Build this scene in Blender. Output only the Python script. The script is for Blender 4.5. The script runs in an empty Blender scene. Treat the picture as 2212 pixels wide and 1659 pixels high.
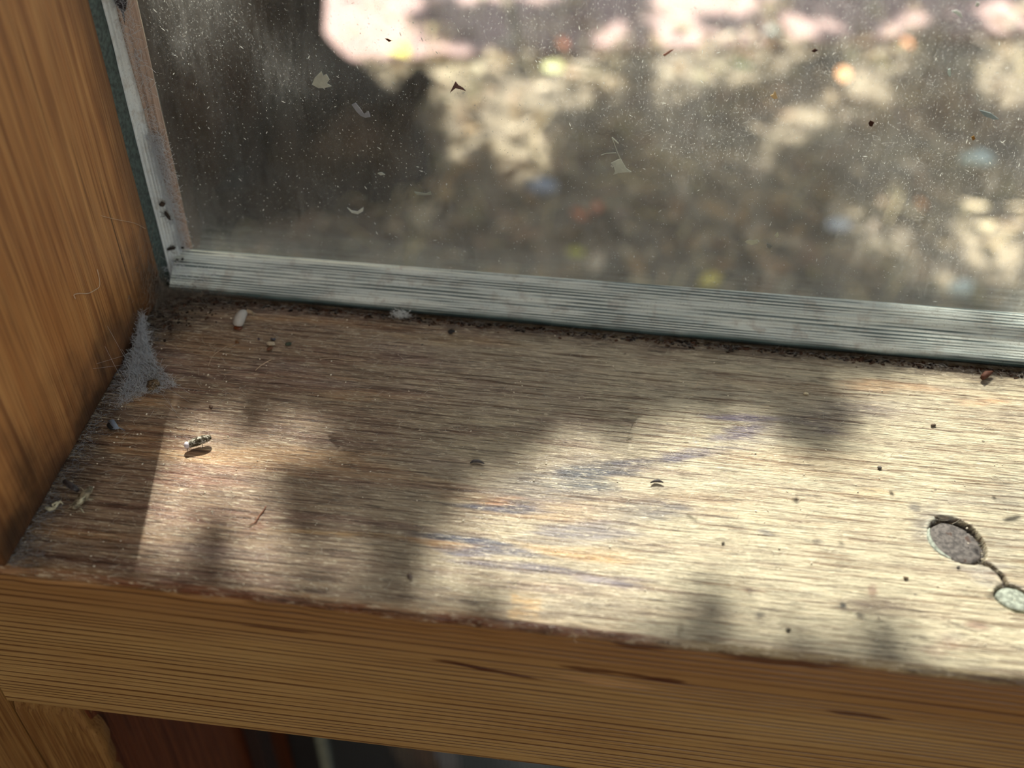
import bpy, math, random
import numpy as np
from mathutils import Matrix, Vector
random.seed(7); rng = np.random.default_rng(7)
COL = bpy.context.scene.collection
SC = bpy.context.scene

# ------------------------------------------------------------------ camera
F = 2348.244; IW, IH = 2212, 1659
R = np.array([[0.99283136, 0.11830797, 0.01700341], [0.093235, -0.67757292, -0.72952188], [-0.0747872, 0.72587751, -0.68374609]])
C = np.array([0.09555617, -0.17709835, 0.14975513])
cd = bpy.data.cameras.new('camera'); cam = bpy.data.objects.new('camera', cd); COL.objects.link(cam)
M = Matrix.Identity(4)
for i in range(3):
    M[i][0] = R[0][i]; M[i][1] = -R[1][i]; M[i][2] = -R[2][i]; M[i][3] = C[i]
cam.matrix_world = M
cd.sensor_width = 36; cd.lens = F * 36 / IW; cd.clip_start = .01; cd.clip_end = 60
cd.dof.use_dof = True; cd.dof.focus_distance = .210; cd.dof.aperture_fstop = cd.lens / 3.5
SC.camera = cam
# ------------------------------------------------------------------ light
SUN = np.array([.205, -1, -1.03]); SUN /= np.linalg.norm(SUN)
w = bpy.data.worlds.new('sky'); SC.world = w; w.use_nodes = True
wn = w.node_tree.nodes; wl = w.node_tree.links
sky = wn.new('ShaderNodeTexSky'); sky.sky_type = 'NISHITA'; sky.sun_disc = False
sky.sun_elevation = math.asin(-SUN[2]); sky.sun_rotation = math.atan2(-SUN[0], -SUN[1])
sky.air_density = 1.2; sky.dust_density = 2.5
wl.new(sky.outputs[0], wn['Background'].inputs[0]); wn['Background'].inputs[1].default_value = .185
sl = bpy.data.lights.new('sun', 'SUN'); so = bpy.data.objects.new('sun', sl); COL.objects.link(so)
so.rotation_euler = Vector(tuple(SUN)).to_track_quat('-Z', 'Y').to_euler(); so.location = (-1, 4, 5)
sl.energy = 13.5; sl.angle = math.radians(.53); sl.color = (1, .93, .82)
al = bpy.data.lights.new('room_fill', 'AREA'); ao = bpy.data.objects.new('room_fill', al); COL.objects.link(ao)
al.shape = 'RECTANGLE'; al.size = 1.3; al.size_y = 1.1; al.energy = 8.6; al.color = (1, .94, .84)
ao.location = (.9, -2.35, .75); ao.rotation_euler = (math.radians(90), 0, math.radians(10))   # fill light added to brighten the room side of the sill
SC.view_settings.view_transform = 'Standard'; SC.view_settings.look = 'None'
SC.view_settings.gamma = 1; SC.view_settings.use_curve_mapping = False
SC.view_settings.exposure = .72
SC.cycles.max_bounces = 7; SC.cycles.transparent_max_bounces = 24

# ------------------------------------------------------------------ helpers
def proj(P):
    q = (np.asarray(P, float) - C) @ R.T
    return IW / 2 + F * q[..., 0] / q[..., 2], IH / 2 + F * q[..., 1] / q[..., 2]
def at(u, v, axis, d):                       # pixel -> point on the plane coordinate[axis] = d
    r = R.T @ np.array([(u - IW / 2) / F, (v - IH / 2) / F, 1.])
    return C + (d - C[axis]) / r[axis] * r
def on_sill(u, v, h=0.): return at(u, v, 2, h)
def hash2(ix, iy, s): 
    h = np.sin(ix * 127.1 + iy * 311.7 + s * 74.7) * 43758.5453
    return h - np.floor(h)
def vn(x, y, s=0):
    x = np.asarray(x, float); y = np.asarray(y, float)
    ix = np.floor(x); iy = np.floor(y); fx = x - ix; fy = y - iy
    fx = fx * fx * (3 - 2 * fx); fy = fy * fy * (3 - 2 * fy)
    a = hash2(ix, iy, s); b = hash2(ix + 1, iy, s); c = hash2(ix, iy + 1, s); d = hash2(ix + 1, iy + 1, s)
    return (a * (1 - fx) + b * fx) * (1 - fy) + (c * (1 - fx) + d * fx) * fy
def fbm(x, y, s=0, o=4):
    t = 0; a = .5
    for k in range(o):
        t = t + a * vn(x * 2 ** k, y * 2 ** k, s + k * 13); a *= .5
    return t / (1 - .5 ** o)
def sm(a, b, x):
    t = np.clip((x - a) / (b - a), 0, 1); return t * t * (3 - 2 * t)
def lin(c):
    return tuple((v / 255 / 12.92) if v / 255 <= .04045 else ((v / 255 + .055) / 1.055) ** 2.4 for v in c)
def tag(o, label=None, cat=None, group=None, kind=None):
    if label: o['label'] = label
    if cat: o['category'] = cat
    if group: o['group'] = group
    if kind: o['kind'] = kind
    return o
def mesh(name, V, Fc, mat, parent=None, smooth=True, cols=None):
    me = bpy.data.meshes.new(name)
    me.from_pydata([tuple(map(float, v)) for v in V], [], [tuple(int(i) for i in f) for f in Fc])
    if cols is not None:
        a = me.color_attributes.new('Col', 'FLOAT_COLOR', 'POINT')
        c = np.ones((len(V), 4), np.float32); c[:, :3] = cols
        a.data.foreach_set('color', c.ravel())
    if smooth: me.polygons.foreach_set('use_smooth', [True] * len(me.polygons))
    for m in (mat if isinstance(mat, (list, tuple)) else [mat]): me.materials.append(m)
    me.update()
    o = bpy.data.objects.new(name, me); COL.objects.link(o)
    if parent is not None: o.parent = parent
    return o
def empty(name, label, cat, loc=(0, 0, 0), group=None, kind=None):
    # parts are built in world coordinates; the parent sits at the thing's base
    o = bpy.data.objects.new(name, None); COL.objects.link(o); o.location = tuple(map(float, loc)); o.empty_display_size = .01
    return tag(o, label, cat, group, kind)
def adopt(child, root):
    child.parent = root; child.matrix_parent_inverse = Matrix.Translation(root.location).inverted()
    return child
def box(x0, x1, y0, y1, z0, z1, V=None, Fc=None, jit=0):
    V = [] if V is None else V; Fc = [] if Fc is None else Fc; n = len(V)
    for z in (z0, z1):
        for (x, y) in ((x0, y0), (x1, y0), (x1, y1), (x0, y1)):
            V.append((x + random.uniform(-jit, jit), y + random.uniform(-jit, jit), z + random.uniform(-jit, jit)))
    for f in ((3, 2, 1, 0), (4, 5, 6, 7), (0, 1, 5, 4), (1, 2, 6, 5), (2, 3, 7, 6), (3, 0, 4, 7)): Fc.append([n + i for i in f])
    return V, Fc
def bevbox(name, b, mat, parent=None, bev=.0005):
    V, Fc = box(*b); o = mesh(name, V, Fc, mat, parent, smooth=False)
    m = o.modifiers.new('bevel', 'BEVEL'); m.width = bev; m.segments = 2; m.limit_method = 'NONE'
    return o
def tube(pts, rad, n=5, V=None, Fc=None, cap=True, jit=0):
    V = [] if V is None else V; Fc = [] if Fc is None else Fc
    pts = [np.asarray(p, float) for p in pts]; K = len(pts); b = len(V)
    if not hasattr(rad, '__len__'): rad = [rad] * K
    ref = None
    for i, p in enumerate(pts):
        d = pts[min(i + 1, K - 1)] - pts[max(i - 1, 0)]; d = d / (np.linalg.norm(d) + 1e-12)
        if ref is None:
            ref = np.cross(d, (0, 0, 1.)); 
            if np.linalg.norm(ref) < .1: ref = np.cross(d, (1., 0, 0))
        ref = ref - d * (ref @ d); ref = ref / (np.linalg.norm(ref) + 1e-12); bi = np.cross(d, ref)
        for k in range(n):
            a = 2 * math.pi * k / n; r = rad[i] * (1 + random.uniform(-jit, jit))
            V.append(tuple(p + r * (math.cos(a) * ref + math.sin(a) * bi)))
    for i in range(K - 1):
        for k in range(n):
            a = b + i * n + k; c = b + i * n + (k + 1) % n; Fc.append((a, c, c + n, a + n))
    if cap:
        Fc.append([b + k for k in range(n)][::-1]); Fc.append([b + (K - 1) * n + k for k in range(n)])
    return V, Fc
def blob(c, r, dirn=(1, 0, 0), n=10, m=8, rough=.15, seed=0, V=None, Fc=None, sq=2.0, bend=0):
    """elongated lumpy ellipsoid: r = (half length, half width, half height), long axis along dirn"""
    V = [] if V is None else V; Fc = [] if Fc is None else Fc; b = len(V)
    d = np.array(dirn, float); d /= np.linalg.norm(d); s = np.cross((0, 0, 1.), d); s /= np.linalg.norm(s) + 1e-12; t = np.cross(d, s)
    rr = random.Random(seed)
    for i in range(m + 1):
        ph = math.pi * i / m; cx = -math.cos(ph); sx = abs(math.sin(ph)) ** (2 / sq)
        for k in range(n):
            a = 2 * math.pi * k / n; q = 1 + rr.uniform(-rough, rough) * (0 < i < m)
            p = np.array(c) + d * r[0] * cx + s * r[1] * sx * math.cos(a) * q + t * (r[2] * sx * math.sin(a) * q + bend * cx * cx)
            V.append(tuple(p))
    for i in range(m):
        for k in range(n):
            a = b + i * n + k; e = b + i * n + (k + 1) % n; Fc.append((a, e, e + n, a + n))
    return V, Fc
def gridmesh(P):
    """P: (n,m,3) -> verts, faces"""
    n, m = P.shape[:2]; i = np.arange(n * m).reshape(n, m)
    f = np.stack([i[:-1, :-1], i[1:, :-1], i[1:, 1:], i[:-1, 1:]], -1).reshape(-1, 4)
    return P.reshape(-1, 3), f

class G:
    """tiny node-tree builder"""
    def __init__(s, name):
        s.m = bpy.data.materials.new(name); s.m.use_nodes = True; s.t = s.m.node_tree
        s.t.nodes.clear(); s.out = s.t.nodes.new('ShaderNodeOutputMaterial')
        s.co = s.t.nodes.new('ShaderNodeTexCoord').outputs['Object']
    def put(s, sock, v):
        if isinstance(v, bpy.types.NodeSocket): s.t.links.new(v, sock)
        elif v is not None:
            if hasattr(sock.default_value, '__len__') and not hasattr(v, '__len__'): v = [v] * len(sock.default_value)
            if hasattr(sock.default_value, '__len__') and len(v) == 3 and len(sock.default_value) == 4: v = (*v, 1)
            sock.default_value = v
    def math(s, op, a, b=None, c=None, clamp=False):
        n = s.t.nodes.new('ShaderNodeMath'); n.operation = op; n.use_clamp = clamp
        for i, v in enumerate((a, b, c)): s.put(n.inputs[i], v)
        return n.outputs[0]
    def mix(s, f, a, b, mode='MIX'):
        n = s.t.nodes.new('ShaderNodeMix'); n.data_type = 'RGBA'; n.blend_type = mode
        s.put(n.inputs[0], f); s.put(n.inputs[6], a); s.put(n.inputs[7], b); return n.outputs[2]
    def scale(s, v, sc, loc=(0, 0, 0), rot=(0, 0, 0)):
        n = s.t.nodes.new('ShaderNodeMapping'); s.put(n.inputs[0], v); n.inputs[1].default_value = loc; n.inputs[2].default_value = rot; n.inputs[3].default_value = sc; return n.outputs[0]
    def noise(s, v, sc=1, det=3, ro=.55, dist=0):
        n = s.t.nodes.new('ShaderNodeTexNoise'); s.put(n.inputs['Vector'], v); n.inputs['Scale'].default_value = sc
        n.inputs['Detail'].default_value = det; n.inputs['Roughness'].default_value = ro; n.inputs['Distortion'].default_value = dist; return n.outputs['Fac']
    def vor(s, v, sc=1, feat='F1'):
        n = s.t.nodes.new('ShaderNodeTexVoronoi'); n.feature = feat; s.put(n.inputs['Vector'], v); n.inputs['Scale'].default_value = sc; return n.outputs['Distance'], n.outputs.get('Color')
    def rng(s, v, a, b, c=0, d=1):
        n = s.t.nodes.new('ShaderNodeMapRange'); n.interpolation_type = 'SMOOTHSTEP'; s.put(n.inputs[0], v)
        for i, q in enumerate((a, b, c, d)): n.inputs[i + 1].default_value = q
        return n.outputs[0]
    def sep(s, v):
        n = s.t.nodes.new('ShaderNodeSeparateXYZ'); s.put(n.inputs[0], v); return n.outputs
    def comb(s, x=0, y=0, z=0):
        n = s.t.nodes.new('ShaderNodeCombineXYZ')
        for i, v in enumerate((x, y, z)): s.put(n.inputs[i], v)
        return n.outputs[0]
    def attr(s, name='Col'):
        n = s.t.nodes.new('ShaderNodeAttribute'); n.attribute_name = name; return n.outputs['Color']
    def bump(s, h, st=.5, d=.0002):
        n = s.t.nodes.new('ShaderNodeBump'); s.put(n.inputs['Height'], h); n.inputs['Strength'].default_value = st; n.inputs['Distance'].default_value = d; return n.outputs[0]
    def bsdf(s, col, rough=.6, spec=.5, nrm=None, link=True, **kw):
        n = s.t.nodes.new('ShaderNodeBsdfPrincipled'); s.put(n.inputs['Base Color'], col); s.put(n.inputs['Roughness'], rough)
        s.put(n.inputs['Specular IOR Level'], spec)
        if nrm is not None: s.put(n.inputs['Normal'], nrm)
        for k, v in kw.items(): s.put(n.inputs[k.replace('_', ' ')], v)
        if link: s.t.links.new(n.outputs[0], s.out.inputs[0])
        return n.outputs[0]
    def node(s, typ, **kw):
        n = s.t.nodes.new(typ)
        for k, v in kw.items(): s.put(n.inputs[k], v)
        return n.outputs[0]
    def mixs(s, f, a, b):
        n = s.t.nodes.new('ShaderNodeMixShader'); s.put(n.inputs[0], f); s.t.links.new(a, n.inputs[1]); s.t.links.new(b, n.inputs[2]); return n.outputs[0]
    def surf(s, sh): s.t.links.new(sh, s.out.inputs[0]); return s.m

def plain(name, col, rough=.7, spec=.3, var=.35, sc=900, bump=.4, bd=.0002, transl=0):
    g = G(name); n = g.noise(g.co, sc, 3); c = lin(col)
    a = tuple(v * (1 - var) for v in c); b = tuple(min(1, v * (1 + var)) for v in c)
    s = g.bsdf(g.mix(g.rng(n, .3, .7), a, b), rough, spec, g.bump(n, bump, bd))
    if transl:
        t = g.node('ShaderNodeBsdfTranslucent', Color=c); g.surf(g.mixs(transl, s, t))
    return g.m

# ------------------------------------------------------------------ wood materials
def rings(g, across, along, freq, wob, thin=.72, seed=0., tilt=0., lo=.35, hi=.12):
    """growth-ring lines: thin dark latewood lines across one coordinate, wandering slowly along the other"""
    slow = g.noise(g.comb(g.math('MULTIPLY', along, 9), g.math('MULTIPLY', across, 45), seed), 1, 2, .5)
    t = g.math('ADD', g.math('ADD', across, g.math('MULTIPLY', g.math('SUBTRACT', slow, .5), wob)), g.math('MULTIPLY', along, tilt))
    dens = g.noise(g.comb(g.math('MULTIPLY', t, 70), seed + 3.1, 0), 1, 2, .5)
    ph = g.math('ADD', g.math('MULTIPLY', t, freq), g.math('MULTIPLY', dens, freq * .010))
    fr = g.math('FRACT', ph)
    up = g.rng(fr, thin - lo, thin + hi); dn = g.rng(fr, .97, 1.0, 1, 0)
    return g.math('MULTIPLY', up, dn), t, fr

def wood_front():
    g = G('varnished_pine_edge'); x, y, z = g.sep(g.co)
    ln, t, fr = rings(g, z, x, 700, .0030, .76, 2., .012, .16, .10)
    fine = g.noise(g.scale(g.co, (90, 90, 3200)), 1, 3)
    broad = g.noise(g.scale(g.co, (14, 14, 60)), 1, 3)
    brk = g.noise(g.scale(g.co, (30, 30, 500)), 1, 2)
    ln = g.math('MULTIPLY', ln, g.rng(brk, .3, .55, .3, 1))
    base = g.mix(g.rng(broad, .3, .7), lin((178, 144, 92)), lin((158, 120, 70)))
    base = g.mix(g.rng(fine, .35, .75, 0, .4), base, lin((206, 168, 105)))
    top = g.rng(z, -.020, -.004, 0, .55)
    base = g.mix(top, base, lin((136, 84, 42)))
    col = g.mix(g.math('MULTIPLY', ln, .85), base, lin((86, 46, 18)))
    return g, col, ln, fine
def vertical_wood(name, base1, base2, dark, freq=420, seed=1., dirt=True, rough=.42):
    g = G(name); x, y, z = g.sep(g.co)
    acr = g.math('SUBTRACT', y, x)
    ln, t, fr = rings(g, acr, z, freq, .0022, .6, seed, .004)
    fine = g.noise(g.scale(g.co, (2600, 2600, 40)), 1, 4, .6)
    mid = g.noise(g.scale(g.co, (500, 500, 16)), 1, 4, .6)
    brk = g.noise(g.scale(g.co, (160, 160, 25), (3, 1, 5)), 1, 2)
    base = g.mix(g.rng(mid, .3, .7), lin(base1), lin(base2))
    ln = g.math('MULTIPLY', ln, g.rng(brk, .35, .65, .1, .9))
    col = g.mix(g.math('MULTIPLY', ln, .65), base, lin(dark))
    col = g.mix(g.rng(fine, .46, .7, 0, .75), col, lin(dark))
    crack = g.noise(g.scale(g.co, (700, 700, 9), (7, 3, 1)), 1, 2, .5)
    cm = g.rng(crack, .70, .735)
    col = g.mix(g.math('MULTIPLY', cm, .8), col, lin((38, 18, 8)))
    if dirt:   # old grime and spider dirt gathered where the jamb meets sill and sash
        n = g.noise(g.scale(g.co, (70, 70, 70)), 1, 4, .6)
        dz = g.math('ADD', g.math('MULTIPLY', z, 1), g.math('MULTIPLY', g.math('SUBTRACT', n, .5), .030))
        low = g.rng(dz, -.001, .022, .93, 0)
        back = g.rng(g.math('ADD', y, g.math('MULTIPLY', g.math('SUBTRACT', n, .5), .012)), -.010, .002, 0, .7)
        col = g.mix(g.math('MAXIMUM', low, back), col, g.mix(g.rng(n, .4, .7), lin((40, 26, 18)), lin((84, 52, 34))))
    h = g.math('SUBTRACT', fine, g.math('MULTIPLY', cm, 1.5))
    g.bsdf(col, g.rng(fine, .3, .7, rough - .08, rough + .15), .4, g.bump(h, .45, .0002))
    return g.m
jamb_mat = vertical_wood('varnished_jamb_wood', (206, 152, 92), (180, 122, 68), (120, 72, 36), 330)
stud_mat = vertical_wood('stud_wood', (152, 116, 68), (136, 98, 54), (92, 52, 20), 700, 5., False)
red_mat = vertical_wood('reddish_reveal_wood', (118, 66, 34), (104, 54, 30), (60, 26, 14), 250, 9., False)

# ------------------------------------------------------------------ sill board (one continuous mesh: top, worn nose, front)
D = .075; T = .045
def ell(u, v, cx, cy, rx, ry, a=0, soft=.35):
    a = math.radians(a); dx = u - cx; dy = v - cy
    p = (dx * math.cos(a) + dy * math.sin(a)) / rx; q = (-dx * math.sin(a) + dy * math.cos(a)) / ry
    d = np.sqrt(p * p + q * q); return 1 - sm(1 - soft, 1 + soft, d)
kn1 = on_sill(2068, 1166); kn2 = on_sill(2192, 1293)
crack_px = [(2112, 1212), (2140, 1222), (2163, 1243), (2180, 1272)]
crack_pt = [on_sill(*q) for q in crack_px]
def seg_dist(x, y, pts):
    d = np.full_like(x, 1e9)
    for a, b in zip(pts[:-1], pts[1:]):
        ax, ay = a[0], a[1]; bx, by = b[0] - ax, b[1] - ay
        t = np.clip(((x - ax) * bx + (y - ay) * by) / (bx * bx + by * by), 0, 1)
        d = np.minimum(d, np.hypot(x - ax - t * bx, y - ay - t * by))
    return d
def knot_d(x, y, c, a, b, ang, seed):
    ang = math.radians(ang); dx = x - c[0]; dy = y - c[1]
    p = (dx * math.cos(ang) + dy * math.sin(ang)) / a; q = (-dx * math.sin(ang) + dy * math.cos(ang)) / b
    th = np.arctan2(q, p)
    return np.hypot(p, q) + .07 * (vn(th * 2.2 + 9, th * 0 + seed, seed) - .5)
xs = np.concatenate([np.arange(-.014, .150, .0005), np.arange(.150, .186, .00025), np.linspace(.186, .70, 120)])
ys = np.concatenate([np.arange(-.0737, -.022, .0003), np.arange(-.022, .0012, .0005)])[::-1]
nose = []
for k in range(1, 7):
    a = k / 6 * math.pi / 2; nose.append((-.0737 - .0013 * math.sin(a), -.0013 * (1 - math.cos(a))))
front = [(-.075, z) for z in np.linspace(-.0025, -T, 40)]
prof = [(y, 0.) for y in ys] + nose + front + [(-.0745, -T - .0004), (-.060, -T - .0004), (.010, -T - .0004)]
prof = np.array(prof)
X, K = np.meshgrid(xs, np.arange(len(prof)), indexing='ij')
PY = prof[K, 0]; PZ = prof[K, 1].copy()
Ys = PY.copy()
topm = (PZ > -.0001)
# relief on the top: fine ridges, dished wear, knot hole, crack
u, v = proj(np.stack([X, Ys, PZ], -1))
rid = fbm(X * 110, Ys * 2600, 3, 3) - .5
wear = fbm(X * 30, Ys * 60, 8, 3) - .5
PZ = PZ + topm * (rid * .00010 + wear * .0002)
d1 = knot_d(X, Ys, kn1, .0053, .0044, -58, 4); d2 = knot_d(X, Ys, kn2, .0032, .0026, -20, 11)
hole = topm * np.maximum(1 - sm(.98, 1.06, d1), 1 - sm(.98, 1.1, d2))
PZ = PZ - hole * .0014
cr = seg_dist(X, Ys, crack_pt); crk = topm * (1 - sm(.00025, .00048, cr))
PZ = PZ - crk * .0014
# nose wear
nz = (fbm(X * 90, X * 0, 21, 3) - .5)
nosem = (prof[K, 0] < -.0732) & (prof[K, 1] > -.004)
PY = PY + nosem * nz * .0009; PZ = PZ - nosem * np.maximum(nz, 0) * .0007
# paint: varnish, bleaching, stains (world-fixed wear of the board itself)
t = sm(350, 1700, u + (fbm(X * 40, Ys * 60, 31) - .5) * 500)
def cmix(a, b, m): return a * (1 - m[..., None]) + np.array(lin(b)) * m[..., None]
n1 = fbm(X * 22, Ys * 240, 41, 4); n2 = fbm(X * 55, Ys * 420, 51, 3); n3 = fbm(X * 18, Ys * 30, 61, 4)
c = np.ones(X.shape + (3,)) * np.array(lin((150, 124, 100)))
c = cmix(c, (172, 158, 132), sm(.0, .6, t)); c = cmix(c, (196, 186, 158), sm(.45, 1, t))
c = cmix(c, (204, 158, 106), sm(.56, .75, n1) * (.55 - .35 * t)); c = cmix(c, (122, 84, 70), sm(.55, .75, n2) * (.6 - .35 * t))
c = cmix(c, (128, 116, 110), sm(.52, .72, n3) * .45)
c = cmix(c, (150, 128, 124), sm(.5, .7, fbm(X * 30, Ys * 90, 71)) * (1 - t) * .45)
jn = fbm(X * 60, Ys * 260, 81, 3)
def stain(cx, cy, rx, ry, a, col, k, br=.55):
    global c
    jj = 1. if rx >= 30 else .06
    uu = u + (fbm(X * 120, Ys * 900, 91, 3) - .5) * 130 * jj; vv = v + (fbm(X * 60, Ys * 300, 95, 3) - .5) * 26 * jj
    m = ell(uu, vv, cx, cy, rx, ry, a, .5) * (1 - br + br * sm(.35, .6, jn)) * k * topm
    c = cmix(c, col, m)
for s in [(1290, 1018, 170, 17, -6, (58, 60, 84), .95), (1480, 985, 120, 12, -8, (86, 80, 104), .8), (1180, 1062, 110, 22, -2, (74, 82, 100), .8),
          (1250, 1035, 70, 45, 0, (90, 92, 92), .7), (1100, 1094, 90, 12, 3, (62, 66, 96), .85), (1390, 1105, 120, 20, -4, (96, 92, 100), .75),
          (1260, 1150, 90, 26, -4, (110, 108, 128), .6), (1010, 1170, 110, 11, 5, (66, 72, 100), .9), (1060, 1190, 110, 10, 4, (84, 88, 118), .7),
          (1120, 1222, 150, 9, 5, (70, 66, 104), .85), (1310, 1250, 90, 14, 8, (108, 100, 138), .6), (1620, 902, 90, 8, -2, (96, 84, 128), .8),
          (1700, 925, 130, 26, -6, (104, 92, 106), .65), (1600, 930, 80, 14, -14, (98, 88, 118), .6), (1830, 885, 110, 24, -4, (110, 98, 104), .6),
          (1080, 1081, 45, 5, 1, (200, 146, 96), .6), (930, 1174, 80, 7, 6, (200, 156, 104), .7), (1270, 1192, 130, 13, 6, (214, 172, 116), .75),
          (1950, 833, 110, 7, 2, (214, 146, 84), .75), (2100, 866, 70, 8, 2, (206, 142, 90), .6), (720, 1150, 120, 6, 5, (190, 150, 90), .6),
          (1000, 735, 160, 8, 4, (170, 140, 92), .5), (620, 808, 160, 9, 3, (176, 134, 84), .55), (1880, 1060, 60, 12, 0, (210, 178, 130), .5),
          (480, 1110, 150, 22, 2, (132, 80, 66), .6), (560, 1135, 40, 12, -20, (140, 74, 52), .6), (430, 1030, 110, 26, 3, (150, 96, 78), .5),
          (1900, 1301, 45, 11, -8, (116, 96, 84), .7), (1821, 1308, 8, 7, 0, (50, 44, 36), 1), (1860, 1330, 10, 7, 10, (80, 70, 58), .9),
          (1885, 1275, 10, 14, 0, (150, 118, 100), .8), (1640, 1330, 10, 8, 0, (90, 84, 72), .9), (1765, 1170, 12, 6, 0, (80, 70, 60), .8),
          (1618, 1275, 10, 6, 0, (120, 100, 84), .8), (1655, 1150, 18, 6, 15, (120, 122, 124), .7), (2000, 1130, 28, 40, 25, (126, 122, 118), .6),
          (1975, 1096, 14, 9, 0, (92, 88, 88), .7), (2100, 1075, 80, 20, 0, (156, 150, 140), .5), (2170, 1110, 60, 100, 0, (160, 154, 138), .55),
          (2130, 1240, 50, 24, 20, (160, 158, 160), .4), (2110, 1352, 26, 8, 10, (150, 110, 98), .6), (2060, 1375, 26, 10, 0, (132, 124, 112), .5),
          (2040, 1398, 40, 22, -10, (170, 140, 124), .4), (1470, 1360, 6, 16, 8, (120, 110, 84), .7)]:
    stain(*s, br=0 if s[2] < 30 else .55)
sq = sm(1.15, .85, np.maximum(np.abs(u - 1135 + (fbm(X * 300, Ys * 1500, 77, 2) - .5) * 30) / 34, np.abs(v - 1312 - (u - 1135) * .1) / 34)) * topm
c = cmix(c, (214, 174, 116), sq * (.15 + .5 * sm(.4, .6, fbm(X * 200, Ys * 1500, 98, 2))))
# pale bleached ring around the knot, dark crack, dark hole walls
c = cmix(c, (198, 202, 190), topm * (1 - sm(1.05, 1.28, d1)) * .55 * sm(2090, 2040, u))
c = cmix(c, (14, 11, 11), np.maximum(crk, hole)); c = cmix(c, (70, 60, 54), topm * (1 - sm(.0004, .0009, cr)) * .45)
cr2 = seg_dist(X, Ys, [on_sill(2035, 1335), on_sill(2110, 1368), on_sill(2212, 1404)]); c = cmix(c, (96, 82, 66), topm * (1 - sm(.00008, .0002, cr2)) * .8)
# grime along jamb and sash, worn finish along the nose
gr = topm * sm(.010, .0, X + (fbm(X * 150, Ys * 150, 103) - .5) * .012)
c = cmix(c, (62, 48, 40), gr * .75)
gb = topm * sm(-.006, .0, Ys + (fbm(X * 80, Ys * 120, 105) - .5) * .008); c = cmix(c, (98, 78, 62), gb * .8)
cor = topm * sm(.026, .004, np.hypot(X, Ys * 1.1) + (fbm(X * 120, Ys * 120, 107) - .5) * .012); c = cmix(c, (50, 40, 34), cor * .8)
na = sm(-.0728, -.0745, PY) * topm; edge = ((prof[K, 0] < -.0742) & (prof[K, 1] > -.0016)).astype(float)
redv = sm(1560, 1380, u) * (.5 + .5 * sm(.4, .55, fbm(X * 60, X * 0, 111)))
c = cmix(c, (128, 72, 46), edge * redv * .8)
c = cmix(c, (170, 150, 110), edge * sm(1380, 1560, u) * .8)
isfront = ((prof[K, 1] < -.0021) | (prof[K, 0] > .0015)).astype(float)
# alpha-like mask kept in a second attribute
V, Fc = gridmesh(np.stack([X, PY, PZ], -1))
g, fcol, fln, ffine = wood_front()
px_, py_, pz_ = g.sep(g.co)
w1 = g.noise(g.scale(g.co, (160, 2600, 400)), 1, 4, .65, .3)
w2 = g.noise(g.scale(g.co, (70, 1500, 400), (3, 2, 1)), 1, 3, .6, .2)
w3 = g.noise(g.scale(g.co, (900, 4200, 900)), 1, 2, .6)
fib = g.noise(g.scale(g.co, (420, 3000, 900), (5, 5, 5)), 1, 3, .7, .8)
tc = g.attr()
tc = g.mix(g.rng(w1, .46, .66, 0, .9), tc, g.mix(.7, tc, lin((60, 40, 28)), 'MULTIPLY'))
tc = g.mix(g.rng(w2, .54, .70, 0, .5), tc, lin((84, 60, 44)))
tc = g.mix(g.rng(fib, .53, .66, 0, .85), tc, g.mix(.55, tc, lin((250, 238, 206))))
w4 = g.noise(g.scale(g.co, (200, 6000, 900), (2, 9, 5)), 1, 2, .6)
tc = g.mix(g.rng(w4, .55, .72, 0, .55), tc, g.mix(1., tc, lin((150, 120, 100)), 'MULTIPLY'))
w0 = g.noise(g.scale(g.co, (45, 1500, 400), (8, 2, 1)), 1, 4, .7, .4)
tc = g.mix(g.rng(w0, .50, .64, 0, .85), tc, g.mix(1., tc, lin((150, 120, 98)), 'MULTIPLY'))
tc = g.mix(g.rng(w0, .36, .48, .35, 0), tc, g.mix(.5, tc, lin((238, 214, 170))))
spots = g.noise(g.scale(g.co, (260, 260, 260), (1, 7, 3)), 1, 2, .5)
tc = g.mix(g.rng(spots, .74, .77, 0, .7), tc, lin((54, 44, 36)))
fr_mask = g.rng(g.math('ADD', pz_, g.math('MULTIPLY', g.math('SUBTRACT', w1, .5), .0012)), -.0022, -.0013, 1, 0)
# dark resin streaks on the front edge
def streak(g, cx, cz, rx, rz, slope, n):
    dz = g.math('SUBTRACT', g.math('SUBTRACT', pz_, cz), g.math('MULTIPLY', g.math('SUBTRACT', px_, cx), slope))
    a = g.math('DIVIDE', g.math('SUBTRACT', px_, cx), rx); b = g.math('DIVIDE', g.math('ADD', dz, g.math('MULTIPLY', g.math('SUBTRACT', n, .5), rz * 1.5)), rz)
    return g.rng(g.math('ADD', g.math('MULTIPLY', a, a), g.math('MULTIPLY', b, b)), .3, 1., 1, 0)
bn = g.noise(g.scale(g.co, (130, 130, 700)), 1, 3)
for (uu, vv, rx, rz, sl) in [(1000, 1436, .0065, .0007, -.10), (1070, 1450, .010, .0006, -.14), (1270, 1446, .006, .0007, -.05), (1390, 1462, .010, .0006, -.12),
                             (1375, 1392, .006, .0014, -.05), (1700, 1432, .012, .0014, 0), (1860, 1545, .007, .0007, -.05), (600, 1360, .008, .0004, -.02), (1440, 1468, .004, .0007, 0), (370, 1270, .004, .0006, 0)]:
    p = at(uu, vv, 1, -.075); m = streak(g, p[0], p[2], rx, rz, sl, bn)
    fcol = g.mix(g.math('MULTIPLY', m, .8), fcol, lin((74, 30, 12)))
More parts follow.
